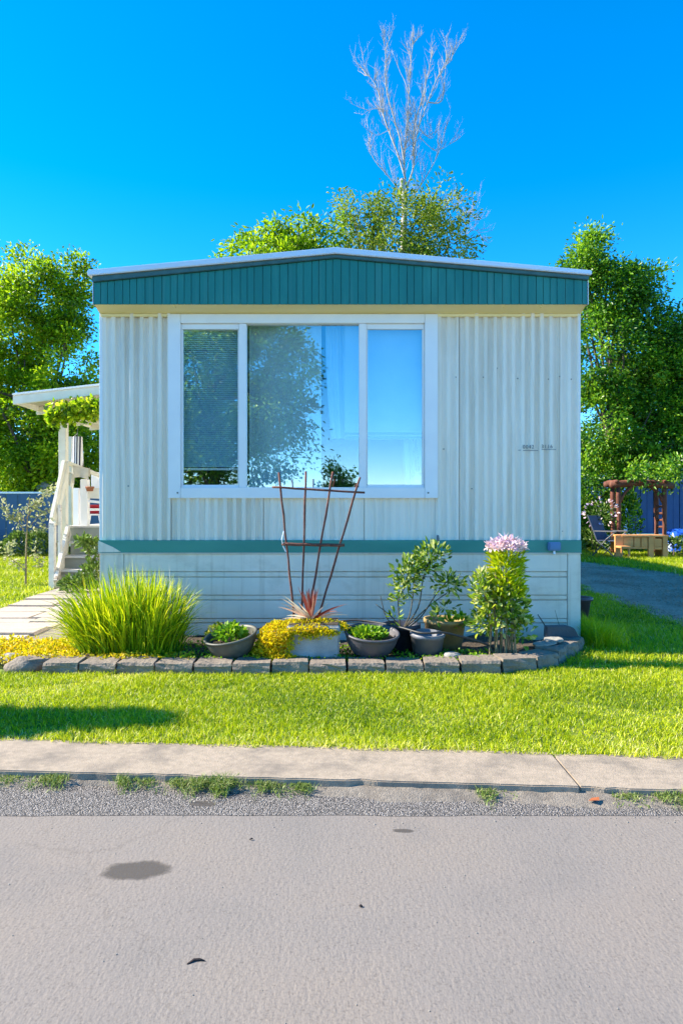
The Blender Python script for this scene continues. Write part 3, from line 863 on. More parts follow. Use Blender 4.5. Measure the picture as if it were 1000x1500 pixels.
edges = [62, 115.5, 170, 226.5, 283, 340, 397, 452, 508, 564, 620, 673]
q = random.Random(21)
for i in range(len(edges) - 1):
    a, b = edges[i], edges[i+1]
    d = 4.80
    cx = ((a + b) / 2 - 500) / FPX * d; w = (b - a) / FPX * d - .012
    block(cx, 4.80 + .1 + q.uniform(-.012, .012), w, .20, .086 + q.uniform(-.005, .005), q.uniform(-.03, .03), 60 + i)
for i, (cx, cy, w, rz) in enumerate([(1.00, 4.905, .28, .02), (1.27, 4.955, .26, .22), (1.485, 5.07, .23, .60), (1.635, 5.24, .21, .95), (1.77, 5.42, .21, .72), (1.90, 5.60, .20, 1.0)]):
    block(cx, cy, w, .19, .10 + .012 * (i > 2), rz, 90 + i)
block(-2.22, 5.02, .24, .2, .085, .5, 120)
def rock(name, c, r, seed, m, label, cat='stone', group=None, flat=.5):
    q = random.Random(seed)
    bm = bmesh.new(); bmesh.ops.create_icosphere(bm, subdivisions=3, radius=1)
    ph = [q.uniform(0, 6) for _ in range(6)]
    for v in bm.verts:
        x, y, z = v.co
        k = 1 + .12 * math.sin(2.3*x+ph[0]) + .10 * math.sin(2.9*y+ph[1]) + .10 * math.sin(3.1*z+ph[2]) + .05 * math.sin(6*x+5*y+ph[3]) + q.uniform(-.02,.02)
        v.co = Vector((x*k*r[0], y*k*r[1], z*k*r[2]))
    me = bpy.data.meshes.new(name); bm.to_mesh(me); bm.free(); me.materials.append(m)
    me.polygons.foreach_set('use_smooth', [True]*len(me.polygons))
    o = put(bpy.data.objects.new(name, me)); o.location = c
    return tag(o, label, cat, group)
rock('boulder', (-2.34, 4.95, .03), (.13,.10,.07), 3, M['block'], 'rough grey boulder at the path end of the block border', 'boulder')
rock('river_stone', (.835, 5.02, .085), (.075,.06,.032), 5, M['stone'], 'smooth flat river stone on soil beside the slate-coloured pot')
rock('cobble', (-2.50, 5.12, .03), (.09,.08,.055), 9, M['stone'], 'small cobble beside path, half hidden by golden groundcover')
cap = empty('edging_slab', (1.85, 5.66, .10), 'dark slate-coloured slab leaning on the blocks at house corner', 'slab')
mb = MB(); mb.prism([(-.135,0),(.145,0),(.10,.085),(.04,.105),(-.13,.098)], -.05, .04); mb.build('slab_body', M['slate'], cap, bevel=.006)
mb = MB(); mb.prism([(-.12,.0),(.12,.0),(.11,.012),(-.11,.012)], -.10, -.055); mb.build('slab_foot', M['slate'], cap, bevel=.003)
for i, (x, y, rz, z, w) in enumerate([(1.60, 5.30, .5, .116, .20), (1.70, 5.38, .2, .131, .17)]):
    mb = MB(); qq = random.Random(i); n = 9
    mb.slab([(w*.55*math.cos(2*math.pi*k/n)*qq.uniform(.8,1.1), .075*math.sin(2*math.pi*k/n)*qq.uniform(.8,1.1)) for k in range(n)], 0, .013)
    o = mb.build('stone_flake', M['stone'], bevel=.003); o.location = (x, y, z); o.rotation_euler = (.05*i, -.04, rz)
    tag(o, ['wide flat stone flake lying on the curved end of the border', 'smaller stone flake stacked over a wider flake on the border'][i], 'stone')
# soil bed
BED = [(-2.55,5.95),(-2.6,5.1),(-2.35,4.9),(-1.9,4.93),(0.95,4.93),(1.25,5.0),(1.5,5.15),(1.66,5.35),(1.85,5.55),(2.0,5.8),(2.0,5.98),(-2.1,5.98)]
sheet('garden_bed', BED, 0.012, M['soil'])
rng = np.random.default_rng(4)
n = 26; mb = MB()
for j in range(n + 1):
    for i in range(n * 2 + 1):
        u, t = i / (2 * n), j / n
        x = -2.1 + 4.0 * u; y = 4.93 + 1.04 * t
        mb.v.append((x, y, .05 + .02 * math.sin(7 * x + 3 * y) + .012 * math.sin(19 * x - 11 * y) + random.uniform(-.006, .006) - (.09 if (i in (0, 2*n) or j in (0, n)) else 0) - (.10 if x > 1.25 and y < 5.0 + (x-1.25)*.9 else 0)))
for j in range(n):
    for i in range(2 * n):
        a = j * (2*n+1) + i; mb.f.append((a, a+1, a+2*n+2, a+2*n+1))
o = mb.build('soil', M['soil'], smooth=True); o['kind'] = 'structure'

# ---------------------------------------------------------------- pots
def pot(name, c, prof, m, label, tilt=(0,0,0), wob=0.0, soil_z=None, soil_r=None, cat='pot', group=None):
    t = empty(name, c, label, cat, group); t.rotation_euler = tilt
    mb = MB(); mb.lathe(prof, 40, wob=wob); mb.build('pot_body', m, t, smooth=True)
    if soil_z:
        mb = MB(); k = 24
        mb.v = [(0,0,soil_z+.015)] + [(soil_r*math.cos(2*math.pi*i/k), soil_r*math.sin(2*math.pi*i/k), soil_z) for i in range(k)]
        mb.f = [(0, 1+i, 1+(i+1)%k) for i in range(k)]
        mb.build('potting_soil', M['soil'], t, smooth=True)
    return t
bowl = [(.075,0),(.11,.012),(.155,.06),(.185,.115),(.20,.165),(.205,.185),(.212,.188),(.212,.200),(.198,.203),(.190,.186),(.17,.12),(.14,.07)]
pot('bowl_planter', (-.815, 5.12, .055), [(r*.97, z*.92) for r, z in bowl], M['pot_olive'], 'shallow olive-grey bowl planter beside the golden creeper', (R(9), R(-9), 0), .0, .135, .165, 'planter')
pot('bowl_planter', (.222, 5.13, .055), bowl, M['pot_grey'], 'deep purple-grey bowl planter full of bright leafy greens', (R(9), R(3), 0), .0, .15, .175, 'planter')
def bucket(r0, r1, h, lip=.012):
    return [(r0,0),(r1,h-.03),(r1+lip,h-.03),(r1+lip,h),(r1-.008,h),(r0*.98,h*.6)]
pot('navy_pot', (.475, 5.36, .04), bucket(.115,.145,.23), M['pot_navy'], 'dark navy plastic pot carrying the leggy shrub', (0,0,0), 0, .17, .125)
pot('slate_pot', (.655, 5.17, .045), bucket(.105,.128,.19,.006), M['pot_slate'], 'slate-grey plastic pot half in sun with bare cut stems', (R(3),R(2),0), .02, .13, .11)
pot('tan_pot', (.835, 5.45, .03), bucket(.135,.165,.265,.008), M['pot_tan'], 'weathered tan pot with dark rim behind the slate-coloured pot', (0,R(1),0), 0, .20, .14)
pot('plum_pot', (2.50, 7.05, 0), bucket(.085,.115,.255,.022), M['pot_plum'], 'plum-coloured plastic pot on lawn past the house corner', (0,0,0), 0, .20, .095)
pl = empty('concrete_planter', (-.205, 5.17, .05), 'square cast concrete planter under the golden creeper and spiky red plant', 'planter')
mb = MB()
mb.v = [(-.205,-.17,0),(.185,-.17,0),(.185,.17,0),(-.205,.17,0),(-.205,-.175,.265),(.195,-.175,.265),(.195,.175,.265),(-.205,.175,.265)]
mb.f = [(0,3,2,1),(4,5,6,7),(0,1,5,4),(1,2,6,5),(2,3,7,6),(3,0,4,7)]
mb.build('planter_body', M['concrete'], pl, bevel=.012, segs=3)
mb = MB(); mb.box(-.19,.18,-.158,.158,.266,.272); mb.build('potting_soil', M['soil'], pl)
# trellis
TD = 5.30
tre = empty('trellis', P(450, 905, TD), 'rusty four-rod iron fan trellis rising from the concrete planter', 'trellis')
def tp(px, py, dy=0.0): return tuple(P(px, py, TD) + Vector((0, dy, 0)) - Vector(tre.location))
q = random.Random(9)
for (a, b, c, d) in ((408.5,692,431,905),(448,690.5,442,905),(487.5,691,452,905),(527,699,466,905)):
    pts = []
    for k in range(11):
        t = k / 10; pts.append(tp(a+(c-a)*t + q.uniform(-.5,.5), b+(d-b)*t))
    mb = MB(); mb.tube(pts, [.0085 + q.uniform(-.001,.0012) for _ in pts], 7); mb.build('rod', M['rust'], tre, smooth=True)
for (a, b, c, d, r) in ((399,713.5,534,722,.0085),(413,797,504.5,798.5,.0125)):
    pts = [tp(a+(c-a)*k/8, b+(d-b)*k/8 + q.uniform(-.4,.4), -.016) for k in range(9)]
    mb = MB(); mb.tube(pts, r, 7); mb.build('crossbar', M['rust'], tre, smooth=True)
mb = MB(); mb.tube([tp(416,778,-.02), tp(413,790,-.03), tp(415,800,-.02), tp(419,808,-.02)], .004, 6); mb.build('tie_wire', M['drip'], tre)
# hose
hp_ = [(-1.28,5.60,.12),(-1.15,5.48,.145),(-.98,5.40,.15),(-.80,5.42,.185),(-.55,5.46,.23),(-.35,5.46,.20),(-.02,5.42,.275),(.2,5.38,.285),(.45,5.19,.27),(.6,5.03,.255),(.76,5.02,.26),(.9,5.05,.225),(1.03,5.07,.185),(1.15,5.14,.13),(1.22,5.2,.05)]
def smooth_pts(p, k=5):
    p = [Vector(a) for a in p]; out = []
    for i in range(len(p) - 1):
        p0, p1, p2, p3 = p[max(i-1,0)], p[i], p[i+1], p[min(i+2,len(p)-1)]
        for j in range(k):
            t = j / k
            out.append(.5*((2*p1)+(p2-p0)*t+(2*p0-5*p1+4*p2-p3)*t*t+(3*p1-p0-3*p2+p3)*t**3))
    return out + [p[-1]]
mb = MB(); mb.tube(smooth_pts(hp_), .009, 7); o = mb.build('irrigation_hose', M['hose'], smooth=True)
tag(o, 'black irrigation hose winding between the pots and planters', 'hose')

# ---------------------------------------------------------------- plants in the bed
def plant(name, loc, label, cat='plant', group=None): return empty(name, loc, label, cat, group)
def ball(rng, n): return unit(rng.normal(size=(n, 3)))
# big reed clump
rng = np.random.default_rng(31)
cl = plant('reed_clump', (-1.68, 5.30, .03), 'large yellow-green clump of tall arching reed blades at the house corner')
n = 2000
rad = np.sqrt(rng.random(n)); th = rng.random(n) * 6.283
pos = np.stack([rad * .41 * np.cos(th), rad * .22 * np.sin(th), np.zeros(n)], 1)
ln = np.stack([pos[:, 0] * .42 + rng.normal(0, .085, n) - .02 - .15 * (pos[:, 0] < -.15) * rng.random(n) + .08 * (pos[:, 0] > .25) * rng.random(n), pos[:, 1] * .6 + rng.normal(0, .07, n) - .02], 1)
ht = (.72 - .15 * rad ** 2) * rng.uniform(.5, 1.12, n)
blades('blade_tuft', pos, ln, ht, rng.uniform(.007, .016, n), M['clump'], cl, rng, tint=np.clip(rng.beta(1.1, 1.2, n), 0, 1), segs=5, droop=.55)
n = 34
pos = np.stack([rng.uniform(-.30, .38, n), rng.uniform(-.1, .15, n), np.full(n, .0)], 1)
blades('dry_stalks', pos, rng.normal(0, .07, (n, 2)) + np.array([[.03, 0]]), rng.uniform(.55, .80, n), .007, M['drygrass'], cl, rng, segs=6, droop=1.0)
# golden ground cover (uncountable) left of the clump and at its feet
def carpet(name, poly, zfun, nleaf, size, m, rng, h=.06):
    xs = [p[0] for p in poly]; ys = [p[1] for p in poly]
    x = rng.uniform(min(xs), max(xs), nleaf * 3); y = rng.uniform(min(ys), max(ys), nleaf * 3)
    k = inside_np(poly, x, y); x, y = x[k][:nleaf], y[k][:nleaf]
    z = zfun(x, y) + rng.random(len(x)) * h
    d = ball(rng, len(x)); d[:, 2] = np.abs(d[:, 2]) * .8 + .1
    o = leaves(name, np.stack([x, y, z], 1), d, rng.uniform(.6, 1.2, len(x)) * size, rng.uniform(.5, .9, len(x)) * size, m, None, rng)
    o['kind'] = 'stuff'; return o
gpoly = [(-3.3,5.20),(-2.95,5.62),(-2.5,5.75),(-2.1,5.55),(-1.1,5.10),(-1.1,4.93),(-2.0,4.93),(-2.45,4.98),(-2.9,5.0)]
o = carpet('golden_groundcover', gpoly, lambda x, y: .02 + .03 * np.sin(x * 5) ** 2, 5200, .030, M['gold'], rng)
tag(o, 'golden yellow groundcover creeping between path and reed clump', 'groundcover')
gpoly2 = [(-1.2,4.93),(1.15,4.93),(1.2,5.25),(.5,5.3),(0,5.5),(-1.3,5.6)]
o = carpet('green_groundcover', gpoly2, lambda x, y: .055 + 0 * x, 1900, .026, M['lettuce'], rng, .035)
tag(o, 'patchy low green groundcover on soil between the planters', 'groundcover')
# golden creeper spilling over the concrete planter
gc = plant('golden_creeper', (-.22, 5.15, .30), 'golden creeper heaped over the concrete planter and down its side')
pts = []; dr = []
def heap(cx, cy, cz, rx, ry, rz, k):
    d = ball(rng, k); d[:, 2] = np.abs(d[:, 2])
    pts.append(np.array([[cx, cy, cz]]) + d * np.array([[rx, ry, rz]]) * rng.uniform(.75, 1.05, (k, 1))); dr.append(d + rng.normal(0, .5, (k, 3)))
heap(-.03, .02, -.035, .25, .17, .075, 1500); heap(-.03, -.135, -.045, .22, .055, .055, 900); heap(.10, -.14, -.05, .10, .05, .045, 300); heap(-.26, -.03, -.12, .15, .17, .14, 1300); heap(-.30, -.06, -.24, .15, .16, .16, 1500)
heap(-.22, -.19, -.24, .12, .05, .05, 400); heap(.16, .02, -.035, .12, .16, .04, 420); heap(-.36,-.05,-.27,.12,.14,.12,700)
for k in range(24):                                   # trailing strands on the front face
    x0 = rng.uniform(-.22, .17); L = rng.uniform(.03, .13) * (1.4 if x0 < -.09 else .45); nn = int(L * 260)
    z = -.02 - np.linspace(0, L, nn); pts.append(np.stack([x0 + rng.normal(0, .008, nn), -.165 - rng.random(nn) * .02, z], 1)); dd = ball(rng, nn); dd[:, 1] -= .8; dd[:, 2] -= .4; dr.append(dd)
pts = np.concatenate(pts); dr = np.concatenate(dr)
leaves('creeper_leaves', pts, dr, rng.uniform(.014, .028, len(pts)), rng.uniform(.012, .020, len(pts)), M['gold'], gc, rng)
# spiky red strap-leaf plant
co = plant('spiky_plant', (-.235, 5.17, .325), 'spiky red-centred strap-leaf plant standing in the concrete planter')
def strap(pts, w, mname, tintv, parent, name='strap_leaf'):
    n = len(pts); v = []; p = [np.array(a) for a in pts]
    for i, a in enumerate(p):
        t = (p[min(i+1,n-1)] - p[max(i-1,0)]); t /= np.linalg.norm(t)
        s = np.cross(t, [0.15, 1, .1]); s /= np.linalg.norm(s)
        ww = w * (1 - (i/(n-1))**2) * .5 + .0006
        v += [a - s*ww, a + np.array([0, .25*ww, 0]), a + s*ww]
    f = []
    for i in range(n-1):
        b = 3*i; f += [(b, b+1, b+4, b+3), (b+1, b+2, b+5, b+4)]
    return np_mesh(name, np.array(v), f, None, M[mname], parent, np.full(len(v), tintv), smooth=True)
for k in range(42):
    a = rng.random() * 6.283; el = rng.uniform(.15, 1.45) if k > 12 else rng.uniform(1.15, 1.5)
    L = rng.uniform(.26, .37) if el < 1.1 else rng.uniform(.22, .30)
    hd = np.array([math.cos(a), math.sin(a) * .7, 0]); ptsl = []
    for i in range(7):
        t = i / 6
        ptsl.append(hd * L * math.cos(el) * t + np.array([0, 0, L * math.sin(el) * t - .09 * L * (1.5 - el) * t ** 2.5 * 1.6]))
    strap(ptsl, rng.uniform(.013, .020), 'cordy', float(np.clip(rng.normal(.25 if el > 1.05 else .72, .2), 0, 1)), co)
# leafy greens in the bowls
def greens(name, c, r, hgt, k, size, label, m, seed):
    g = np.random.default_rng(seed)
    t = plant(name, c, label)
    d = ball(g, k); d[:, 2] = np.abs(d[:, 2])
    p = d * np.array([[r, r, hgt]]) * np.sqrt(g.random((k, 1)) * .8 + .2)
    leaves('leaf_rosette', p, d * np.array([[1, 1, .6]]) + g.normal(0, .5, (k, 3)) + np.array([[0, 0, .4]]), g.uniform(.6, 1.2, k) * size, g.uniform(.45, .8, k) * size, m, t, g, up=1)
    return t
greens('leafy_greens', (-.85, 5.10, .20), .12, .10, 210, .05, 'pale leafy greens growing in the olive-grey bowl planter', M['lettuce'], 1)
greens('leafy_greens', (.20, 5.11, .21), .155, .075, 620, .034, 'dense bright greens filling the purple-grey bowl planter', M['lettuce'], 2)
greens('sprouting_weed', (.93, 5.36, .24), .10, .13, 70, .055, 'yellow-green sprout leaning out of the tan pot', M['lettuce'], 3)
greens('bare_mound', (-1.02, 5.62, .05), .13, .17, 500, .035, 'dusty brown-leaved low mound behind the olive bowl', M['tree_olive'], 6)
greens('small_sprig', (1.0, 5.02, .06), .06, .04, 40, .035, 'tiny bright sprig on soil near the flowering shrub', M['lettuce'], 8)
for i, (a, b) in enumerate([((.60,5.12,.19),(.52,5.0,.30)), ((.62,5.12,.19),(.80,5.08,.30)), ((.66,5.14,.19),(.86,5.06,.36))]):
    pass
# shrubs: leggy one in navy pot, flowering one
def shrub(name, base, label, stems, clusters, m, mstem, seed, leaf, kper, stem_r=.006):
    g = np.random.default_rng(seed)
    t = plant(name, base, label, 'shrub')
    for s in stems:
        mb = MB(); pp = smooth_pts([Vector(a) - Vector(base) for a in s], 4)
        mb.tube(pp, [stem_r * (1 - .55 * i / len(pp)) for i in range(len(pp))], 6)
        mb.build('stem', mstem, t, smooth=True)
    P_, D_ = [], []
    for (c, r, kk) in clusters:
        k = int(kper * kk)
        d = ball(g, k)
        off = d * np.array([r]) * (g.random((k, 1)) ** .5)
        P_.append(np.array([c]) - np.array([base]) + off); D_.append(d + np.array([[0, -.1, .35]]) + g.normal(0, .35, (k, 3)))
    P_ = np.concatenate(P_); D_ = np.concatenate(D_); k = len(P_)
    leaves('foliage', P_, D_, g.uniform(.65, 1.2, k) * leaf, g.uniform(.34, .5, k) * leaf, m, t, g, up=.8)
    return t
B = (.475, 5.36, .20)
def q3(px, py, d): return tuple(P(px, py, d))
stems = [[B, q3(583,880,5.36), q3(592,862,5.36), q3(598,838,5.34)], [B, q3(600,900,5.4), q3(606,860,5.42), q3(612,820,5.4)], [B, q3(612,890,5.38), q3(620,845,5.36), q3(634,808,5.34)],
         [B, q3(615,905,5.36), q3(640,868,5.34), q3(658,848,5.32)], [B, q3(566,905,5.34), q3(557,873,5.34)], [B, q3(575,905,5.34), q3(550,885,5.34)], [B, q3(628,888,5.36), q3(655,868,5.36)]]
cls = [(q3(597,840,5.34), (.15,.12,.12), 1.2), (q3(608,828,5.4), (.14,.1,.1), .9), (q3(632,812,5.34), (.14,.09,.09), 1.0), (q3(625,830,5.36), (.12,.1,.1), .6), (q3(657,855,5.32), (.13,.1,.09), 1.0), (q3(590,862,5.34), (.12,.08,.06), .5),
       (q3(582,880,5.34), (.06,.05,.05), .18), (q3(577,903,5.28), (.05,.05,.06), .15), (q3(652,890,5.32), (.09,.06,.05), .25), (q3(640,902,5.3), (.05,.05,.06), .15)]
shrub('leggy_shrub', B, 'leggy shrub with glossy leaf clusters on bare stems in the navy pot', stems, cls, M['rhodo'], M['twig'], 12, .060, 120)
B = (1.235, 5.15, .05)
stems = []
gq = random.Random(3)
for k in range(22):
    bx = gq.uniform(-.11, .11); tx = bx * 1.2 + gq.uniform(-.06, .06)
    stems.append([(B[0]+bx, B[1]+gq.uniform(-.07,.07), B[2]), (B[0]+bx*1.05+gq.uniform(-.02,.02), B[1]+gq.uniform(-.07,.07), B[2]+.25), (B[0]+tx, B[1]+gq.uniform(-.06,.06), B[2]+gq.uniform(.45,.78))])
cls = [((B[0]-.05,B[1],B[2]+.30), (.20,.13,.14), 1.6), ((B[0]-.02,B[1]-.02,B[2]+.44), (.21,.13,.13), 1.9), ((B[0]-.16,B[1]-.02,B[2]+.50), (.12,.1,.12), .8), ((B[0]+.10,B[1],B[2]+.35), (.13,.1,.11), .7), ((B[0]+.16,B[1]-.02,B[2]+.20), (.07,.06,.12), .4), ((B[0]-.18,B[1],B[2]+.26), (.08,.08,.08), .35), ((B[0]-.155,B[1]-.02,B[2]+.61), (.045,.05,.05), .25)]
fs = shrub('flowering_shrub', B, 'tall leafy shrub topped by a large pink flower head', stems, cls, M['phlox'], M['palestem'], 14, .062, 165, .006)
g = np.random.default_rng(77); k = 900
h = g.uniform(.45, .80, k); rr = np.sqrt(g.random(k)) * (.125 - .02 * (h - .45)); a = g.random(k) * 6.283
p = np.stack([.03 + rr * np.cos(a), -.01 + rr * .8 * np.sin(a), h], 1)
d = np.stack([np.cos(a), np.sin(a) * .8, g.uniform(.3, 1.1, k)], 1) + g.normal(0, .25, (k, 3))
leaves('upper_foliage', p, d, g.uniform(.045, .075, k), g.uniform(.013, .021, k), M['phlox_top'], fs, g, up=.6)
k = 620
d = ball(g, k); d[:, 2] = np.abs(d[:, 2]) * .9 - .1
p = np.array([[.025, -.01, .835]]) + d * np.array([[.135, .11, .08]]) * g.uniform(.6, 1.15, (k, 1)) * (1 + .18 * np.sin(d[:, :1] * 7) * np.sin(d[:, 1:2] * 6 + 1))
leaves('flower_head', p, d + g.normal(0, .7, (k, 3)), g.uniform(.022, .045, k), g.uniform(.012, .022, k), M['petal'], fs, g)
k = 26
p = np.array([[.03, -.01, .88]]) + g.normal(0, .05, (k, 3)) * np.array([[1, .8, .25]])
d = ball(g, k); d[:, 2] = np.abs(d[:, 2]) + .6
leaves('stray_petals', p, d, g.uniform(.05, .09, k), g.uniform(.006, .011, k), M['petal'], fs, g)
# dry fallen twigs by the wall
mb = MB(); mb.tube([P(787,900,5.85), P(800,920,5.8), P(814,938,5.75)], [.004,.006,.007], 5); o = mb.build('dry_twig', M['twig']); tag(o, 'long dry twig leaning against skirting beside the dark slab', 'twig')
mb = MB(); mb.tube([P(812,893,5.9), P(817,912,5.85), P(824,928,5.75)], [.002,.003,.004], 5); o = mb.build('thin_twig', M['palestem']); tag(o, 'thin pale twig standing behind the dark slab', 'twig')

# ---------------------------------------------------------------- lawn grass
BLK = [(-2.5,4.83),(1.1,4.80),(1.45,4.92),(1.7,5.12),(1.9,5.4),(2.02,5.6),(2.15,6.0),(2.15,20.2),(-2.4,20.2),(-2.4,9.8),(-2.4,6.1),(-2.6,5.9),(-2.9,5.15)]
def lawn_patch(name, x0, x1, y0, y1, dens, hmin, hmax, w, seed, near_kerb=True):
    g = np.random.default_rng(seed)
    n = int((x1 - x0) * (y1 - y0) * dens)
    x = g.uniform(x0, x1, n); y = g.uniform(y0, y1, n)
    ok = ~inside_np(BLK, x, y) & ~inside_np(PATH, x, y) & ~inside_np(DRIVE, x + .10 * np.sin(y * 6.1) + .06 * np.sin(y * 17) + g.normal(0, .09, n), y) & (y > kerb_y(x) - .010 * (1 + np.sin(x * 9)) - .02 * g.random(n) ** 3)
    x, y = x[ok], y[ok]; n = len(x)
    clump = .5 + .25 * np.sin(x * 3.1 + 1.3 * np.sin(y * 2.7)) + .25 * np.sin(y * 4.3 + 1.7 * np.sin(x * 2.1))
    thin = np.sin(x * 2.3 + 1.1 * np.sin(y * 5.1)) * np.sin(y * 5.7 + 1.9 * np.sin(x * 3.3 + 2))
    h = g.uniform(hmin, hmax, n) * (.72 + .5 * clump) * np.where(thin > .62, .6, 1) * np.where(g.random(n) < .03, 1.5, 1)
    edge = np.clip(1 - (y - kerb_y(x)) / .22, 0, 1)
    ang = g.random(n) * 6.283; ll = h * g.uniform(.2, 1.0, n)
    ln = np.stack([np.cos(ang) * ll, np.sin(ang) * ll], 1)
    patch = np.sin(x * 1.9 + 2 * np.sin(y * 1.4)) * np.sin(y * 3.7 + 1.5 * np.sin(x * 1.1))
    tint = np.clip(g.beta(1.7, 2.2, n) * .85 + .25 * (clump - .5) + .12 * patch + .45 * edge * g.random(n) + .5 * (g.random(n) < .07) + .30 * (thin > .62) * g.random(n), 0, 1)
    o = blades(name, np.stack([x, y, np.zeros(n)], 1), ln, h, g.uniform(.7, 1.3, n) * w, M['grass'], None, g, tint=tint, segs=2, droop=.35)
    o['kind'] = 'stuff'
    return o
tag(lawn_patch('front_lawn_grass', -3.2, 3.4, 3.0, 5.1, 11000, .02, .046, .0046, 1), 'short bright mown grass between kerb and block border', 'grass')
tag(lawn_patch('side_lawn_grass', 1.7, 3.7, 5.1, 11.5, 4600, .025, .06, .006, 2), 'shaded mown grass between house and gravel drive', 'grass')
tag(lawn_patch('back_lawn_grass', 2.2, 10, 11.5, 18.5, 900, .05, .12, .012, 3), 'grass strip before the log arbour and blue house', 'grass')
tag(lawn_patch('yard_grass', -9.5, -3.4, 7.2, 17, 1500, .035, .085, .010, 5), 'sunny mown grass between path and blue fence', 'grass')
tag(lawn_patch('verge_grass', -7, -3.2, 3.3, 5.8, 2500, .03, .065, .006, 6), 'mown grass verge by the kerb past the boulder', 'grass')
tag(lawn_patch('verge_grass', 3.4, 7, 2.9, 5.1, 1200, .03, .065, .006, 7), 'mown grass verge across the gravel drive mouth', 'grass')
# tall tufts at the right corner, weeds in the gutter
g = np.random.default_rng(8); n = 1500
x = g.normal(2.23, .09, n); y = g.uniform(5.6, 6.35, n)
ok = x > 2.14; x, y = x[ok], y[ok]; n = len(x)
o = blades('corner_tuft', np.stack([x, y, np.zeros(n)], 1), g.normal(0, .07, (n, 2)), g.uniform(.10, .26, n), .007, M['grass'], None, g, tint=g.uniform(.2, .6, n), segs=4)
tag(o, 'tall unmown grass tuft against the house corner by the plum pot', 'grass'); o['kind'] = 'stuff'
def gutter_weeds(name, px0, px1, n, label, seed, hmax=.06):
    g = np.random.default_rng(seed)
    d = 2.9
    cn = g.uniform((px0-500)/FPX*d, (px1-500)/FPX*d, max(2, int((px1-px0)/22)))
    x = np.where(g.random(n) < .8, g.choice(cn, n) + g.normal(0, .022, n), g.uniform((px0-500)/FPX*d, (px1-500)/FPX*d, n))
    ctr = .5 + .5 * np.sin(x * 11 + seed)
    y = kerb_y(x) - KW - np.abs(g.normal(0, .035, n)) * (.6 + .7 * np.sin(x * 23 + seed) ** 2) - .004
    h = g.uniform(.012, hmax, n) * (.4 + .8 * ctr)
    ang = g.random(n) * 6.283
    o = blades(name, np.stack([x, y, -.0445 + .026 * np.clip(1 - (kerb_y(x) - KW - y) / .09, 0, 1)], 1), np.stack([np.cos(ang), np.sin(ang)], 1) * (h * g.uniform(.3, 1.2, n))[:, None], h, g.uniform(.0025, .0045, n), M['weed'], None, g, segs=2)
    o['kind'] = 'stuff'; return tag(o, label, 'weeds')
gutter_weeds('gutter_weeds', 165, 455, 2600, 'long strip of green weeds growing in the gutter grit', 1)
gutter_weeds('gutter_weeds', -40, 92, 800, 'sparse weeds in the gutter before the shaded lawn', 2, .045)
gutter_weeds('gutter_weeds', 700, 752, 260, 'small weed patch in the gutter near the kerb joint', 3, .045)
gutter_weeds('gutter_weeds', 885, 1080, 1100, 'weed strip in the gutter past the kerb joint and orange leaf', 4, .05)
mb = MB(); mb.v = [(0,0,0),(.018,-.012,.008),(.045,-.004,.004),(.05,.012,.012),(.02,.016,.006)]; mb.f = [(0,1,2,4),(2,3,4)]
o = mb.build('fallen_leaf', M['dryleaf']); o.location = (1.03, 2.80, -.028); tag(o, 'orange fallen leaf in the gutter by the kerb joint', 'leaf')
def road_bit(name, px, py, pts, r, label, cat='twig', m='darktwig'):
    d = FPX * 1.24 / (py - HOR); mb = MB(); mb.tube([Vector(p) for p in pts], r, 6)
    o = mb.build(name, M[m], smooth=True); o.location = ((px-500)/FPX*d, d, -.0455); tag(o, label, cat)
road_bit('curled_twig', 287, 1406, [(-.022,-.01,.001),(-.006,.004,.003),(.008,.006,.003),(.024,.003,.001)], [.0015,.004,.0035,.0015], 'curled dark twig lying on the smooth asphalt')
road_bit('pebble', 528, 1326, [(-.005,0,.003),(0,.001,.005),(.006,-.001,.002)], [.002,.004,.002], 'tiny dark chip on the asphalt, alone', 'pebble')
road_bit('bark_chip', 368, 1229, [(-.006,0,.003),(0,.003,.006),(.005,.006,.003)], [.002,.003,.002], 'tiny bark chip on asphalt near the gutter stain', 'chip')

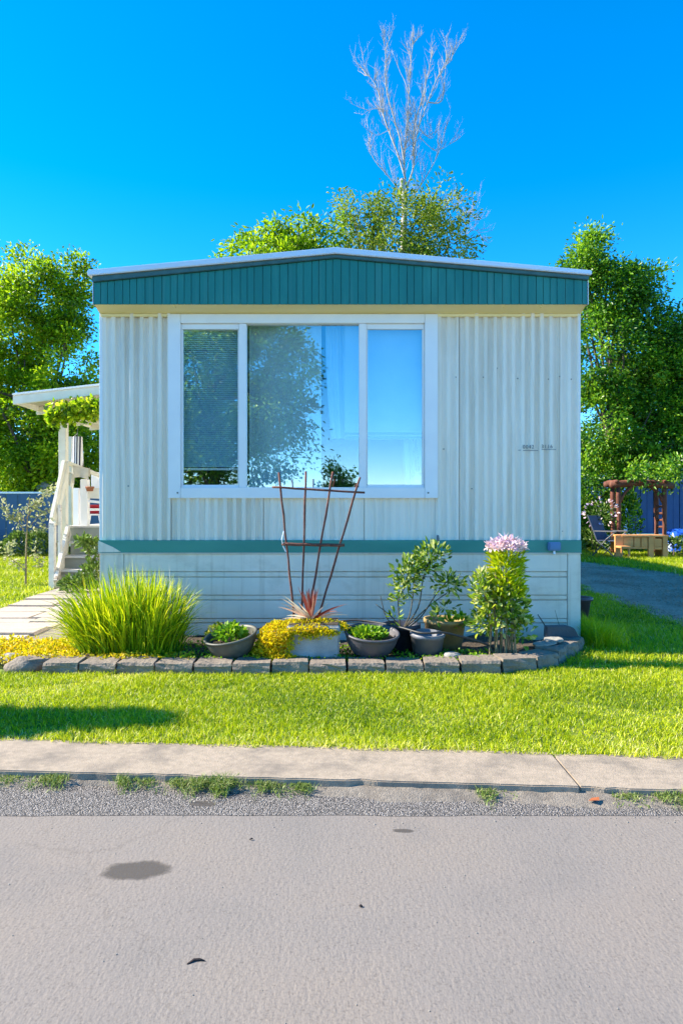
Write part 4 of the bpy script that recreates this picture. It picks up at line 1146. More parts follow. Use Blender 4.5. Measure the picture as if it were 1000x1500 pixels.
# ---------------------------------------------------------------- trees
def tree(name, base, label, lobes, m, seed, nclump, nleaf, leaf, trunk_r, group=None, sig=.22, shell=.55, bark='bark', cat='tree', limbs=26, wl=.55, trunk_top=None):
    g = np.random.default_rng(seed); q = random.Random(seed)
    base = Vector(base)
    t = empty(name, base, label, cat, group)
    lob = np.array(lobes, float)
    wgt = (lob[:, 3] * lob[:, 5]); wgt /= wgt.sum()
    idx = g.choice(len(lob), nclump, p=wgt)
    d = ball(g, nclump)
    r = shell + (1 - shell) * g.random((nclump, 1)) ** .7
    cc = lob[idx, :3] + d * lob[idx, 3:] * r
    low = cc[:, 2] < .25
    cc[low, 2] = .25 + g.random(low.sum()) * .4
    k = nclump * nleaf
    ci = np.repeat(np.arange(nclump), nleaf)
    cs = sig * g.uniform(.6, 1.35, (nclump, 1))[ci]
    off = np.clip(g.normal(0, 1, (k, 3)), -1.7, 1.7) * cs * np.array([[1, 1, .75]])
    p = cc[ci] + off - np.array([list(base)])
    dd = unit(off) * .6 + d[ci] * .6 + np.array([[0, 0, -.25]]) + g.normal(0, .45, (k, 3))
    tint = np.clip(g.beta(2, 2, k) * .7 + .6 * (g.random(nclump)[ci] - .42), 0, 1)
    leaves('crown', p, dd, g.uniform(.45, 1.45, k) * leaf, g.uniform(.6, 1.3, k) * leaf * wl, m, t, g, tint=tint, up=.7)
    top = Vector(trunk_top) if trunk_top else Vector((float(np.average(lob[:, 0], weights=wgt)), float(np.average(lob[:, 1], weights=wgt)), float(np.max(lob[:, 2] + lob[:, 5] * .3))))
    tp_ = smooth_pts([base, base.lerp(top, .35) + Vector((q.uniform(-.1,.1), q.uniform(-.1,.1), 0)), base.lerp(top, .7) + Vector((q.uniform(-.15,.15), q.uniform(-.1,.1), 0)), top], 5)
    mb = MB(); mb.tube([a - base for a in tp_], [trunk_r * (1 - .85 * i / (len(tp_)-1)) for i in range(len(tp_))], 10); mb.build('trunk', M[bark], t, smooth=True)
    mb = MB()
    for i in g.choice(nclump, min(limbs, nclump), replace=False):
        c = Vector(cc[i]); s = q.uniform(.25, .8)
        a = tp_[int(s * (len(tp_) - 1))]
        if a.z > c.z + .6: a = tp_[int(s * .4 * (len(tp_) - 1))]
        mid = a.lerp(c, .5) + Vector((q.uniform(-.2,.2), q.uniform(-.2,.2), q.uniform(0,.25)))
        rr = trunk_r * .34
        pp = smooth_pts([a, mid, c], 4)
        mb.tube([v - base for v in pp], [rr * (1 - .85 * j / (len(pp)-1)) for j in range(len(pp))], 5)
    mb.build('limbs', M[bark], t, smooth=True)
    return t
def lobe(px, py, d, rpx, rpy, ry=None):
    c = P(px, py, d); s = d / FPX
    return (c.x, c.y, c.z, rpx * s, ry or rpx * s, rpy * s)
# left tree
D = 18.0
tree('leafy_tree', (P(60, 0, D).x, D, 0), 'bright lime-green broad tree behind the blue fence', [lobe(60,440,D,62,60), lobe(45,395,D,22,38), lobe(105,440,D,35,60), lobe(15,480,D,50,80), lobe(100,540,D,55,80), lobe(40,620,D,70,100), lobe(110,640,D,60,90), lobe(-40,560,D,60,100), lobe(10,700,D,60,50), lobe(110,710,D,50,50)],
     M['tree_lime'], 41, 560, 120, .10, .16, sig=.19, trunk_top=P(62,470,18.0))
D = 23.0
tree('back_tree', (P(-90, 0, D).x, D, 0), 'darker olive tree standing behind the lime-green tree', [lobe(-90,480,D,110,110), lobe(-30,600,D,110,120), lobe(-170,560,D,110,150), lobe(60,650,D,90,70), lobe(150,640,D,90,90)], M['tree_olive'], 42, 330, 50, .20, .22, sig=.30)
# right trees
D = 18.6
tree('conical_tree', (P(905, 0, D).x, D, 0), 'tall dense deep-green conical tree behind the log arbour', [lobe(868,395,D,40,48), lobe(862,362,D,16,26), lobe(845,400,D,24,20), lobe(900,430,D,45,50), lobe(940,440,D,34,52), lobe(880,520,D,60,70), lobe(945,530,D,52,62), lobe(975,570,D,50,75), lobe(880,620,D,60,70), lobe(950,630,D,62,60), lobe(865,710,D,40,80), lobe(858,770,D,40,45), lobe(985,655,D,50,40), lobe(925,670,D,50,32), lobe(1000,520,D,42,60), lobe(1010,600,D,50,60), lobe(1005,480,D,25,30), lobe(925,690,16.6,34,10,.6), lobe(985,692,16.4,24,16,.6)],
     M['tree_deep'], 51, 820, 112, .10, .18, sig=.19, limbs=40, trunk_top=P(900,470,18.6))
D = 24.0
tree('shade_tree', (P(1040, 0, D).x, D, 0), 'dark shade tree behind the blue house', [lobe(1040,560,D,70,80), lobe(1000,640,D,80,70), lobe(1110,620,D,90,110), lobe(1070,500,D,50,40), lobe(900,700,D,80,70), lobe(960,760,D,60,50)], M['tree_deep'], 52, 280, 50, .20, .2, sig=.30)
# trees above the roof
D = 26.0
tree('roofline_tree', (P(420, 0, D).x, D, 0), 'low spreading yellow-green tree crown just above the roof ridge', [lobe(400,372,D,58,40), lobe(362,368,D,30,24), lobe(440,352,D,50,36), lobe(480,345,D,32,32), lobe(410,420,D,95,60)], M['tree_lime'], 61, 165, 85, .17, .2, sig=.25, wl=.45, trunk_top=P(425,420,D))
D = 27.5
tree('thinning_tree', (P(575, 0, D).x, D, 0), 'thin yellowing tree crown round the foot of the bare tree', [lobe(535,310,D,40,48), lobe(520,345,D,34,40), lobe(590,340,D,60,55), lobe(650,320,D,36,48), lobe(640,365,D,50,40), lobe(560,400,D,90,60)], M['tree_olive'], 62, 230, 62, .16, .14, sig=.29, wl=.45, trunk_top=P(590,360,D))
# dead tree
D = 29.0
dead = empty('bare_tree', (P(596, 0, D).x, D, 0), 'tall leafless bleached tree rising high above the roof ridge', 'tree')
dq = random.Random(17)
def dp(px, py, dy=0.0): return P(px, py, D) + Vector((0, dy, 0)) - Vector(dead.location)
mb = MB(); trunk = [Vector((0,0,0)), dp(594,520), dp(591,380), dp(592,300), dp(588,262)]
pp = smooth_pts(trunk, 5); mb.tube(pp, [.22 - .13 * i / (len(pp)-1) for i in range(len(pp))], 9); mb.build('trunk', M['deadbark'], dead, smooth=True)
majors = [([(588,270),(586,235),(590,190),(594,140),(598,95),(602,52)], .06, .3), ([(590,275),(602,245),(603,215),(612,185),(628,150),(645,115),(668,95)], .06, -.4),
          ([(588,262),(575,225),(560,190),(548,160),(540,125),(527,104),(517,100)], .055, .5), ([(601,228),(604,180),(618,140),(629,100),(638,62)], .055, .6),
          ([(586,240),(578,205),(565,172),(553,135),(552,95),(548,70)], .05, -.6), ([(592,300),(612,275),(634,245),(650,215),(655,190)], .045, -.2),
          ([(591,330),(625,318),(655,300),(678,310),(690,320)], .04, .3), ([(588,290),(560,262),(535,240),(518,215)], .04, -.3), ([(597,150),(588,120),(578,100),(565,70)], .03, .2),
          ([(628,150),(650,150),(655,120),(659,65)], .035, -.3), ([(645,330),(670,345),(690,335),(700,345),(706,362)], .03, .2), ([(604,180),(632,200),(645,185)],.025,.3), ([(612,200),(640,222),(668,212)],.022,-.2),
          ([(548,160),(528,158),(512,165)],.02,.2), ([(560,190),(537,200),(520,190)],.02,-.2), ([(640,345),(668,330),(690,300),(692,292)],.022,.1)]
def twig(mbx, p, dirv, L, r, lev):
    n = 5; pts = [p]; d = dirv.normalized()
    for i in range(n):
        d = (d + Vector((dq.uniform(-.28,.28), dq.uniform(-.28,.28), dq.uniform(-.02,.24)))).normalized()
        pts.append(pts[-1] + d * L / n)
    mbx.tube(pts, [r * (1 - .8 * i / n) for i in range(n + 1)], 4 if lev == 0 else 3, cap=False)
    if lev < 2:
        for i in range(1, n):
            for _ in range(1 if lev else 2):
                if dq.random() < .72:
                    a = (pts[i+1] - pts[i]).normalized()
                    s = Vector((dq.uniform(-1,1), dq.uniform(-1,1), dq.uniform(-.1,.9))).normalized()
                    twig(mbx, pts[i], a * .75 + s * .7, L * dq.uniform(.35, .6), r * .55, lev + 1)
for path_, r, dy in majors:
    n = len(path_); pts = [dp(597 + (x - 592) * (.84 if y < 280 else 1), y, dy * i / (n-1)) for i, (x, y) in enumerate(path_)]
    mb = MB(); sp = smooth_pts(pts, 4)
    mb.tube(sp, [r * .8 * (1 - .84 * i / (len(sp)-1)) for i in range(len(sp))], 6)
    for i in range(2, len(sp) - 1):
        for _ in range(2):
            if dq.random() < (.62 if r > .03 else .4):
                a = (sp[i+1] - sp[i]).normalized(); s = Vector((dq.uniform(-.8,.8), dq.uniform(-.8,.8), dq.uniform(.1,1.1))).normalized()
                twig(mb, sp[i], a * .9 + s * .7, dq.uniform(.6, 1.7) * (.45 + r * 6), max(.013, r * .28), 0 if dq.random() < .6 else 1)
    mb.build('branch', M['deadbark'], dead, smooth=True)

# ---------------------------------------------------------------- left yard: fence, hedge, sapling
FD = 17.0
fence = empty('board_fence', (-9.0, FD, 0), 'blue-grey board fence with pale top rail across the side yard', 'fence')
ftop_z = CAMZ + (HOR - 721) / FPX * FD
x = -16.0; k = 0
while x < -4.6:
    w = .30
    mb = MB(); mb.box(x + .006 + 9.0, x + w - .006 + 9.0, -.012 + .004 * (k % 2), .012, 0, ftop_z - .04); mb.build('fence_board', M['blue_fence'], fence, bevel=.004, segs=1)
    x += w; k += 1
mb = MB(); mb.box(-7.0, 4.45, -.03, .035, ftop_z - .035, ftop_z + .01); mb.build('top_rail', M['drip'], fence, bevel=.005)
for xx in (-6.9, -4.5, -2.1, .3, 2.7, 4.4):
    mb = MB(); mb.box(xx-.05, xx+.05, .02, .11, 0, ftop_z + .03); mb.build('fence_post', M['blue_fence'], fence)
def hedge_row(name, x0, x1, y, h, w, n, m, label, seed, leaf=.09):
    g = np.random.default_rng(seed)
    t = empty(name, ((x0+x1)/2, y, 0), label, 'hedge')
    x = g.uniform(x0, x1, n) - (x0+x1)/2
    a = g.uniform(0, 3.1416, n); bump = .8 + .2 * np.sin(x * 4.1 + seed) + .12 * np.sin(x * 9.7)
    r = g.uniform(.7, 1.0, n)
    p = np.stack([x, np.cos(a) * w * r * bump, np.sin(a) * h * r * bump + .03], 1)
    d = np.stack([g.normal(0, .6, n), np.cos(a) + g.normal(0, .4, n), np.sin(a) + g.normal(0, .4, n)], 1)
    leaves('foliage', p, d, g.uniform(.6, 1.2, n) * leaf, g.uniform(.35, .6, n) * leaf, m, t, g)
    mb = MB()
    for k in range(int((x1-x0) * 2)):
        xx = random.uniform(x0, x1) - (x0+x1)/2; mb.tube([(xx,0,0),(xx+random.uniform(-.1,.1),random.uniform(-.1,.1),h*.75)], [.02,.008], 5)
    mb.build('stems', M['bark'], t)
    return t
hedge_row('low_hedge', -12.5, -4.9, 16.2, .62, .34, 9000, M['hedge'], 'low pale-green hedge along the foot of the blue fence', 3)
rock('grey_lump', P(70, 716, 17.6), (.30,.25,.20), 8, M['stone'], 'grey rounded lump showing over the fence top rail', 'lump')  # unidentified grey lump above the fence, modelled as a rock
sb = (P(38, 857, 10.2).x, 10.2, 0)
sap = empty('sapling', sb, 'thin young sapling with pale leaves in the side lawn', 'sapling')
def sp_(px, py, dy=0): return P(px, py, 10.2) + Vector((0, dy, 0)) - Vector(sb)
mb = MB(); mb.tube(smooth_pts([Vector((0,0,0)), sp_(38.5,820), sp_(39,790), sp_(41,755), sp_(44,730)], 4), [.017 - .0007*i for i in range(17)], 6); mb.build('trunk', M['palestem'], sap, smooth=True)
g = np.random.default_rng(19)
PP, DD = [], []
for path_ in ([(39,785),(25,765),(12,752),(0,738)], [(40,775),(60,755),(75,745)], [(41,760),(55,738),(72,722),(80,718)], [(40,765),(30,750),(22,762)], [(38,838),(25,828),(15,810),(13,795)], [(38.5,800),(52,810),(58,832)], [(41,755),(48,742),(60,735)], [(40,780),(58,772),(80,770)]):
    mb = MB(); s_ = smooth_pts([sp_(x, y, random.uniform(-.1,.1)) for x, y in path_], 4); mb.tube(s_, [.008 - .005*i/len(s_) for i in range(len(s_))], 5); mb.build('branch', M['palestem'], sap, smooth=True)
    for v in s_[3:]:
        for _ in range(9): PP.append(np.array(v) + g.normal(0, .045, 3)); DD.append(g.normal(0, 1, 3))
leaves('foliage', np.array(PP), np.array(DD), .06, .035, M['pale'], sap, g)

# ---------------------------------------------------------------- porch
PD = 10.6
porch = empty('porch', (-3.4, PD, 0), 'cream painted porch with flat roof, steps and railings on house side', 'porch')
PO = Vector(porch.location)
def pp_(mb, name, m, **k):
    o = mb.build(name, M[m], porch, **k); o.location = -PO; return o
DZ = .905
deckf = MB(); deckf.box(-4.30, HX0-.01, PD+.005, PD+.04, DZ-.26, DZ-.035); pp_(deckf, 'deck_face', 'deckface')
for k in range(18):
    y = PD - .02 + k * .165
    mb = MB(); mb.box(-4.36, HX0-.01, y, y+.158, DZ-.03, DZ); pp_(mb, 'deck_board', 'deckboard', bevel=.004)
for i, (py, d) in enumerate(((793, 10.33), (814, 10.08), (834.5, 9.83))):
    z = CAMZ - (py - HOR) / FPX * d
    mb = MB(); mb.box(-4.20, -2.6, d-.03, d+.25, z-.035, z); pp_(mb, 'tread', 'deckboard', bevel=.005)
    mb = MB(); mb.box(-4.18, -2.62, d+.02, d+.04, z-.26, z-.036); pp_(mb, 'riser', 'deckface')
rt = lambda px, py, d: P(px, py, d)
# roof
RZ = CAMZ + (HOR - 577) / FPX * 9.7
xl, xr = P(22, 0, 9.7).x, HX0 - .005
mb = MB()
zl, zr = CAMZ + (HOR-585)/FPX*9.7, CAMZ + (HOR-573)/FPX*9.7 + .02
slope = (zr - zl) / (P(146,0,9.7).x - xl)
zr = zl + slope * (xr - xl)
mb.v = [(xl,9.7,zl),(xr,9.7,zr),(xr,12.6,zr),(xl,12.6,zl),(xl,9.7,zl+.03),(xr,9.7,zr+.03),(xr,12.6,zr+.03),(xl,12.6,zl+.03)]
mb.f = [(0,3,2,1),(4,5,6,7),(0,1,5,4),(1,2,6,5),(2,3,7,6),(3,0,4,7)]
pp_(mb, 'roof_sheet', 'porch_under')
def slat(name, y0, y1, h, m, top=.045, xa=None, xb=None):
    a, b = (xl - .01 if xa is None else xa), (xr if xb is None else xb)
    za, zb = zl + slope * (a - xl), zl + slope * (b - xl)
    mb = MB(); mb.v = [(a,y0,za+top-h),(b,y0,zb+top-h),(b,y1,zb+top-h),(a,y1,za+top-h),(a,y0,za+top),(b,y0,zb+top),(b,y1,zb+top),(a,y1,za+top)]
    mb.f = [(0,3,2,1),(4,5,6,7),(0,1,5,4),(1,2,6,5),(2,3,7,6),(3,0,4,7)]
    return pp_(mb, name, m, bevel=.006)
slat('roof_fascia', 9.66, 9.695, .125, 'cream'); slat('roof_edge', 9.64, 9.70, .03, 'white', .08)
slat('roof_fascia', 12.605, 12.64, .16, 'cream')
for y in (10.4, 11.1, 11.85): slat('rafter', y, y+.05, .12, 'cream', -.004)
mb = MB(); mb.box(xl-.012, xl+.03, 9.70, 12.6, zl-.07, zl+.04); pp_(mb, 'roof_fascia', 'cream', bevel=.006)
# posts
def post(name, px, d, py0, py1, w, m='cream'):
    a = P(px, py1, d); b = P(px, py0, d)
    mb = MB(); mb.box(a.x-w/2, a.x+w/2, d-w/2, d+w/2, max(a.z, 0), b.z); return pp_(mb, name, m, bevel=.008)
post('post', 93.5, 10.45, 598, 870, .115, 'cream')
post('post', 103, 12.5, 640, 800, .10); 
def beam(name, p0, p1, w, h, m, **k):
    p0, p1 = Vector(p0), Vector(p1); t = (p1 - p0).normalized(); s = t.cross(Vector((0, 0, 1))).normalized(); u = s.cross(t)
    mb = MB()
    mb.v = [tuple(p + s*a*w/2 + u*b*h/2) for p in (p0, p1) for a, b in ((-1,-1),(1,-1),(1,1),(-1,1))]
    mb.f = [(0,3,2,1),(4,5,6,7),(0,1,5,4),(1,2,6,5),(2,3,7,6),(3,0,4,7)]
    return pp_(mb, name, m, bevel=.005, **k)
# stair rail: broad board sloping down, newel, stringer
beam('stair_rail_board', P(97, 680, 10.45), P(79, 764, 9.95), .05, .24, 'cream')
beam('stair_rail_cap', P(97, 676, 10.42), P(77, 768, 9.93), .10, .03, 'cream')
post('newel', 77.5, 9.72, 766, 866, .085, 'weathered')
beam('stringer', P(101, 776, 10.5), P(83, 858, 9.66), .05, .24, 'weathered')
post('baluster', 88, 10.0, 740, 850, .05, 'weathered')
# deck railing
for px, d, y0, w in ((113, 10.95, 715, .09), (125, 10.75, 702, .115), (118.5, 11.6, 720, .05)):
    post('rail_post', px, d, y0, 772, w, 'white')
beam('hand_rail', P(99, 678, 10.5), P(150, 698, 11.2), .09, .05, 'cream')
beam('hand_rail', P(127, 722, 10.75), P(150, 723, 10.75), .05, .17, 'cream')
beam('hand_rail', P(130, 734, 10.75), P(150, 736, 10.75), .05, .04, 'white')
post('rail_post', 142, 11.3, 692, 726, .14, 'white')
# vine, wind sock, cloth, stool, tub, shelf pot, step shrub
g = np.random.default_rng(23)
vn = empty('porch_vine', P(110, 600, 9.6), 'green leafy vine hanging along the porch roof front', 'vine')
PP, DD = [], []
for k in range(1500):
    px = g.uniform(70, 160); py = 604 + g.normal(0, 7) - (px - 100) * .12
    if px < 88: py += 2; 
    PP.append(np.array(P(px, py, g.uniform(9.45, 9.75)) - Vector(vn.location))); DD.append(g.normal(0, 1, 3) + np.array([0, -.4, -.4]))
leaves('foliage', np.array(PP), np.array(DD), g.uniform(.05, .10, len(PP)), g.uniform(.04, .075, len(PP)), M['tree_lime'], vn, g)
mb = MB(); mb.tube(smooth_pts([P(72,606,9.68)-Vector(vn.location), P(95,602,9.62)-Vector(vn.location), P(120,598,9.62)-Vector(vn.location), P(160,590,9.62)-Vector(vn.location)]), .012, 5); mb.build('stem', M['twig'], vn)
ws = empty('wind_sock', P(114, 640, 11.6), 'black and white striped wind sock hanging from the porch roof', 'wind sock')
mb = MB(); n = 20
for r in range(6):
    for i in range(n):
        a = 2*math.pi*i/n; rad = .078 + .004*r
        mb.v.append((rad*math.cos(a), rad*math.sin(a), -.10 * r))
for r in range(5):
    for i in range(n):
        j = (i+1) % n; mb.f.append((r*n+i, r*n+j, (r+1)*n+j, (r+1)*n+i))
mb.build('sock_body', M['stripe'], ws, smooth=True)
mb = MB(); mb.tube([(0,0,0),(0,0,.22)], .004, 5); mb.tube([(-.07,0,0),(0,0,.06),(.07,0,0)], .003, 5); mb.build('hanger', M['dent'], ws)
for i in range(4):
    mb = MB(); xx = -.05 + .035*i; mb.v = [(xx-.014,0,-.5),(xx+.014,0,-.5),(xx+.02,.02,-.62-.03*(i%2)),(xx-.008,.02,-.62)]; mb.f=[(0,1,2,3)]; mb.build('tail', M['ink'], ws)
def cloth(name, px0, px1, py0, py1, d, label, tilt):
    mb = MB(); n = 14; a = P(px0, py0, d)
    w = (px1-px0)/FPX*d; h = (py1-py0)/FPX*d
    for side in (0, 1):
        for r in range(7):
            for i in range(n+1):
                u = i/n; t = r/6
                mb.v.append((u*w*(1-.12*t)+tilt*t*w, (-.03-.02*math.sin(u*9+t*2)*t) if side == 0 else .05+.01*math.sin(u*7)*t, -u*h*.22 - t*h*(1-.3*side)*(1-.15*math.sin(u*3))))
    for side in (0, 1):
        o_ = side*7*(n+1)
        for r in range(6):
            for i in range(n):
                c = o_+r*(n+1)+i; mb.f.append((c,c+1,c+n+2,c+n+1))
    for i in range(n): mb.f.append((i, i+1, 7*(n+1)+i+1, 7*(n+1)+i))
    o = mb.build(name, M['canvas'], smooth=True); o.location = a; tag(o, label, 'cloth')
cloth('canvas_cloth', 108, 131, 682, 700, 10.5, 'cream canvas cloth draped over the porch hand rail', .10)
cloth('folded_cloth', 100, 108, 690, 712, 10.75, 'narrow tan cloth hanging beside the porch post', 0)
st = empty('white_stool', P(139, 771, 11.0), 'white splay-legged stool on the porch deck', 'stool')
zt = .18
mb = MB(); mb.box(-.13,.13,-.11,.11,zt,zt+.025); mb.build('seat', M['white'], st, bevel=.005)
for sx in (-1,1):
    for sy in (-1,1):
        mb = MB(); mb.tube([(sx*.14,sy*.11,0),(sx*.10,sy*.08,zt)], .013, 6); mb.build('leg', M['white'], st)
rb = empty('red_tub', P(139, 751.5, 11.0) + Vector((0, 0, -.005)), 'red tub with pale rim standing on the white stool', 'tub')
rb.location.z = st.location.z + zt + .026
mb = MB(); mb.lathe([(.085,0),(.105,.13),(.112,.13),(.112,.15),(.1,.15),(.085,.05)], 20); mb.build('tub_body', M['red'], rb, smooth=True)
mb = MB(); mb.lathe([(.1085,.05),(.1105,.09)], 20); mb.build('tub_band', M['white'], rb)
sp2 = pot('shelf_pot', P(132, 719.5, 10.72), bucket(.05,.06,.075,.008), M['terracotta'], 'small terracotta pot on the porch rail shelf', (0,0,0), 0, .06, .045)
shrub('step_shrub', (-3.15, 9.2, 0), 'pale-leaved shrub growing beside the porch steps', [[(-3.15,9.2,0), tuple(P(138,830,9.2)), tuple(P(125,795,9.1))], [(-3.15,9.2,0), tuple(P(146,820,9.2)), tuple(P(150,795,9.2))], [(-3.3,9.2,0), tuple(P(130,850,9.2)), tuple(P(122,825,9.2))]],
      [(tuple(P(122,793,9.1)), (.10,.1,.07), .5), (tuple(P(140,805,9.2)), (.14,.12,.14), .8), (tuple(P(138,840,9.2)), (.16,.14,.18), 1.0), (tuple(P(115,855,9.2)), (.22,.15,.12), .9), (tuple(P(100,858,9.2)), (.12,.12,.08), .4)], M['hedge'], M['palestem'], 33, .085, 230, .009)

# ---------------------------------------------------------------- right background
AD = 16.4
arb = empty('log_arbour', P(938, 812, AD), 'red-brown log arbour with braced posts under the conical tree', 'arbour')
arb.location.z = 0
def ap(px, py, dy=0.0): return P(px, py, AD) + Vector((0, dy, 0)) - Vector(arb.location)
def log(name, pts, r):
    mb = MB(); pts = smooth_pts(pts, 3); mb.tube(pts, [r * (1 + .12*math.sin(i*1.7)) for i in range(len(pts))], 9); mb.build(name, M['logs'], arb, smooth=True)
for px, dy in ((905, 0), (972, 0), (905, .35), (970, .35)):
    b = ap(px, 815, dy); b.z = 0
    log('post', [b, ap(px + .5, 770, dy), ap(px, 712, dy)], .055)
log('beam', [ap(893, 710), ap(938, 708), ap(985, 712)], .08); log('beam', [ap(893, 709, .35), ap(938, 707, .35), ap(985, 711, .35)], .075)
for px in (900, 918, 936, 954, 972): log('rafter', [ap(px, 705.5, -.15), ap(px, 705, .2), ap(px, 705.5, .5)], .04)
log('brace', [ap(906, 737), ap(914, 722), ap(925, 712)], .04); log('brace', [ap(971, 737), ap(963, 722), ap(952, 712)], .04)
for z in (742, 752, 762, 772): log('rung', [ap(972, z, 0), ap(971, z, .18), ap(970, z, .35)], .03)
plb = empty('pine_planter_box', P(940, 815, 15.6), 'light pine planter bench with cut-out feet before the log arbour', 'planter box')
plb.location.z = 0
def bp(px, py): return P(px, py, 15.6) - Vector(plb.location)
def pbox(name, px0, px1, py0, py1, y0, y1):
    a, b = bp(px0, py1), bp(px1, py0); mb = MB(); mb.box(a.x, b.x, y0, y1, a.z, b.z); mb.build(name, M['pine'], plb, bevel=.008)
for a, b in ((912, 927), (928, 937.5), (938.5, 948)): pbox('panel', a, b, 787, 801, 0, .03)
pbox('panel', 957, 969, 789, 801, 0, .03)
for a, b in ((900, 911.5), (948.5, 956.5), (969.5, 977)): pbox('post', a, b, 784, 818.2, -.02, .05)
pbox('top_board', 909, 978, 784, 786.7, -.04, .5); pbox('bottom_rail', 911.7, 948.2, 801.3, 804, 0, .035); pbox('bottom_rail', 957, 969, 801.3, 805, 0, .035)
pbox('step_seat', 900, 914, 799, 802, -.35, -.03); pbox('end_panel', 972, 976.5, 787, 818.2, .06, .48); pbox('back_panel', 905, 971, 787, 806, .46, .49)
for a in (900.5, 911): pbox('step_leg', a, a + 2.5, 802.2, 819, -.33, -.29)
ch = empty('lawn_chair', (P(893, 0, 16.0).x, 16.0, 0), 'dark folding lawn chair beside the log arbour', 'chair', rz=R(40))
mb = MB(); mb.v = [(-.24,.2,.42),(.24,.2,.42),(.24,.42,1.0),(-.24,.42,1.0),(-.24,.22,.42),(.24,.22,.42),(.24,.44,1.0),(-.24,.44,1.0)]; mb.f = [(0,1,2,3),(7,6,5,4),(0,4,5,1),(1,5,6,2),(2,6,7,3),(3,7,4,0)]; mb.build('backrest', M['chairfab'], ch)
mb = MB(); mb.box(-.24,.24,-.25,.2,.40,.42); mb.build('seat', M['chairfab'], ch)
for s in (-1, 1):
    mb = MB(); mb.tube([(s*.26,-.28,0),(s*.26,.2,.42),(s*.26,.44,1.02)], .014, 6); mb.build('leg', M['chairmetal'], ch)
    mb = MB(); mb.tube([(s*.26,.34,0),(s*.26,-.05,.45),(s*.26,-.27,.62)], .014, 6); mb.build('leg', M['chairmetal'], ch)
    mb = MB(); mb.box(s*.26-.03, s*.26+.03, -.28, .25, .62, .645); mb.build('armrest', M['chairmetal'], ch)
BD = 20.5
bh = empty('blue_house', (P(1010, 0, BD).x, BD, 0), 'cobalt-blue neighbouring house wall behind the log arbour', 'house')
bx0, bx1 = P(918, 0, BD).x - bh.location.x, P(1250, 0, BD).x - bh.location.x
mb = MB(); mb.box(bx0, bx1, .03, 5, 0, 2.5); mb.build('wall', M['blue_wall'], bh)
x = bx0; k = 0
while x < bx1:
    mb = MB(); mb.box(x+.006, min(x+.20, bx1)-.006, -.006 + .012*(k % 2), .029, .42, 2.48); mb.build('wall_board', M['blue_wall'], bh, bevel=.004, segs=1); x += .2; k += 1
mb = MB(); mb.box(bx0-.2, bx1+.2, -.35, 5.3, 2.5, 2.62); mb.build('roof', M['drip'], bh)
mb = MB(); mb.box(bx0, bx1, -.02, .029, .02, .40); mb.build('skirting', M['white'], bh)
tarp = empty('blue_tarp', (P(1000, 0, 17.6).x, 17.6, 0), 'bright blue crumpled tarp over a low stack beside the arbour', 'tarp')
mb = MB(); n = 30; g = random.Random(4)
for j in range(n//2+1):
    for i in range(n+1):
        u, t = i/n, j/(n//2)
        z = .62*(1-max(0, abs(t-.5)*2-.55)*2.0) + .05*math.sin(9*u+4*t)*math.sin(7*t+2) + g.uniform(-.02,.02)
        mb.v.append((-.55+2.6*u, -.4+.9*t - .1*math.sin(6*u), max(.02, z*(1 - .7*max(0, abs(u-.5)*2-.85)/.15))))
for j in range(n//2):
    for i in range(n):
        a = j*(n+1)+i; mb.f.append((a,a+1,a+n+2,a+n+1))
mb.build('tarp_sheet', M['blue_bright'], tarp)
hedge_row('back_hedge', 3.6, 8.05, 18.2, 1.75, .5, 9000, M['tree_deep'], 'dark shrub row behind the log arbour posts', 7, .11)
hedge_row('low_shrubs', 7.9, 11.0, 16.2, .5, .4, 2500, M['hedge'], 'low green shrubs beside the pine planter bench', 8, .10)
g = np.random.default_rng(55)
fb = shrub('flower_bush', (P(872, 0, 16.6).x, 16.6, 0), 'loose pale pink flowering bush near the lawn chair', [[(P(872,0,16.6).x,16.6,0), tuple(P(876,770,16.6)), tuple(P(880,748,16.6))], [(P(868,0,16.6).x,16.6,0), tuple(P(866,780,16.6)), tuple(P(864,760,16.6))]],
           [(tuple(P(878,755,16.6)), (.35,.3,.3), 1), (tuple(P(866,790,16.6)), (.35,.3,.35), 1.2)], M['hedge'], M['twig'], 56, .09, 160, .012)
k = 60; d = ball(g, k)
stuff_fl = leaves('blossoms', np.array([list(P(880,752,16.5))]) - np.array([list(fb.location)]) + d*np.array([[.4,.3,.35]]), d, .08, .06, M['petal'], fb, g); stuff_fl['kind'] = 'stuff'

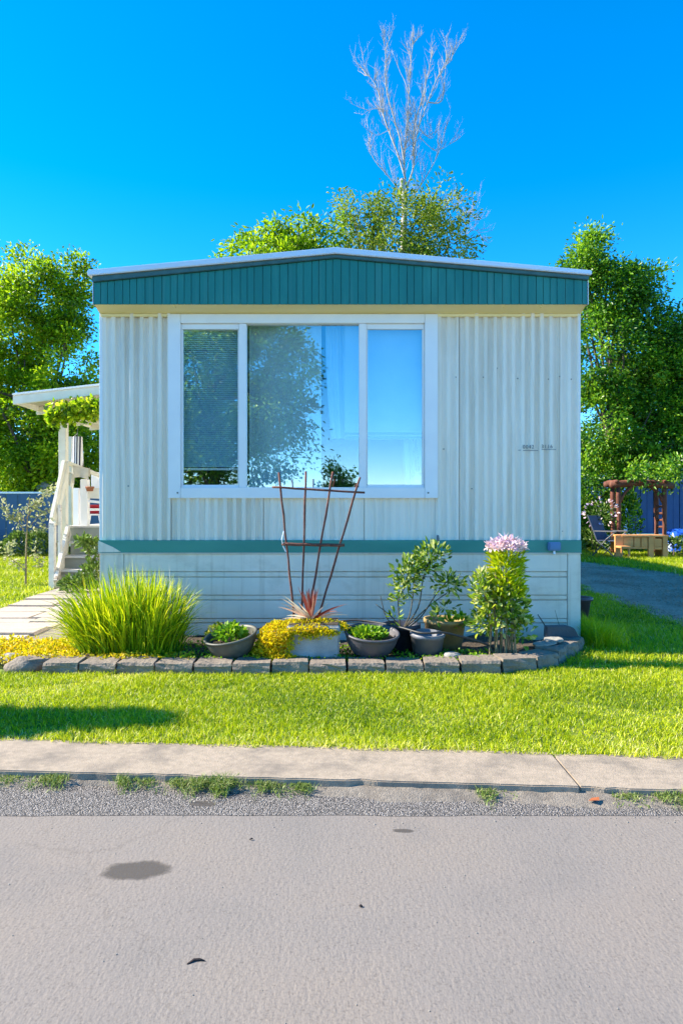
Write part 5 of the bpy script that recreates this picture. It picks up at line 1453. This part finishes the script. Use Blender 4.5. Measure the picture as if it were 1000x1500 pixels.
# ---------------------------------------------------------------- off the frame: what shades the lawn and what the panes mirror
tree('shadow_caster_tree', (-5.0, 3.9, 0), 'unseen dense leaning small tree, shaped to shade the lawn corner', [(-5.0,3.93,2.02,.62,.24,.30), (-5.0,4.02,2.38,.45,.14,.26), (-5.0,4.12,2.74,.30,.08,.18), (-5.0,3.86,1.4,.7,.22,.5), (-5.0,3.84,.9,.6,.22,.4)], M['tree_deep'], 71, 330, 60, .075, .06, sig=.06, limbs=20, shell=.2)  # unseen tree, its lobes shaped to cast the shadow wedge on the lawn
tree('street_tree', (-5.2, -16.0, -.03), 'large dark leafy tree across the street, mirrored in the panes', [(-5.6,-16,6.5,3.6,3.2,3.6), (-3.6,-16,7.6,2.6,2.4,2.0), (-3.2,-15.6,5.0,2.5,2.4,1.4), (-4.0,-15.8,3.4,2.6,2.2,1.4), (-7.5,-16,5.0,2.6,2.4,2.6), (-5.5,-16,9.4,2.6,2.4,2.2), (-6.5,-15.6,2.6,2.6,2.0,1.2)], M['tree_deep'], 72, 650, 85, .16, .30, sig=.32, limbs=40)
tree('small_conifer', (-.2, -18.5, -.03), 'small dark tree across the street beside the large one', [(-.2,-18.5,1.7,.9,.9,.9), (-.1,-18.5,2.7,.5,.5,.7), (.6,-18.6,1.2,.9,.8,.7)], M['tree_deep'], 73, 110, 46, .16, .08, sig=.18)
for i, (x0, x1, y, h) in enumerate(((-26, -8, -22, 2.2), (-8, 6, -23, 1.5), (6, 26, -22, 1.9))):
    hedge_row('street_hedge', x0, x1, y, h, .8, 5000, M['tree_deep'], ['tall hedge across the street past the large tree', 'low hedge across the street behind the small tree', 'middling hedge across the street facing the drive'][i], 80 + i, .22)
# bushy boundary far behind the house, closing the view past its sides
for i, (x0, x1, y, h) in enumerate(((-24, -7, 33, 3.4), (-7, 8, 34, 4.0), (8, 26, 33, 3.6))):
    hedge_row('boundary_hedge', x0, x1, y, h, 1.2, 9000, M['tree_deep'], ['tall boundary hedge far behind the blue board fence', 'tall boundary hedge far behind the mobile home', 'tall boundary hedge far behind the blue house'][i], 95 + i, .26)
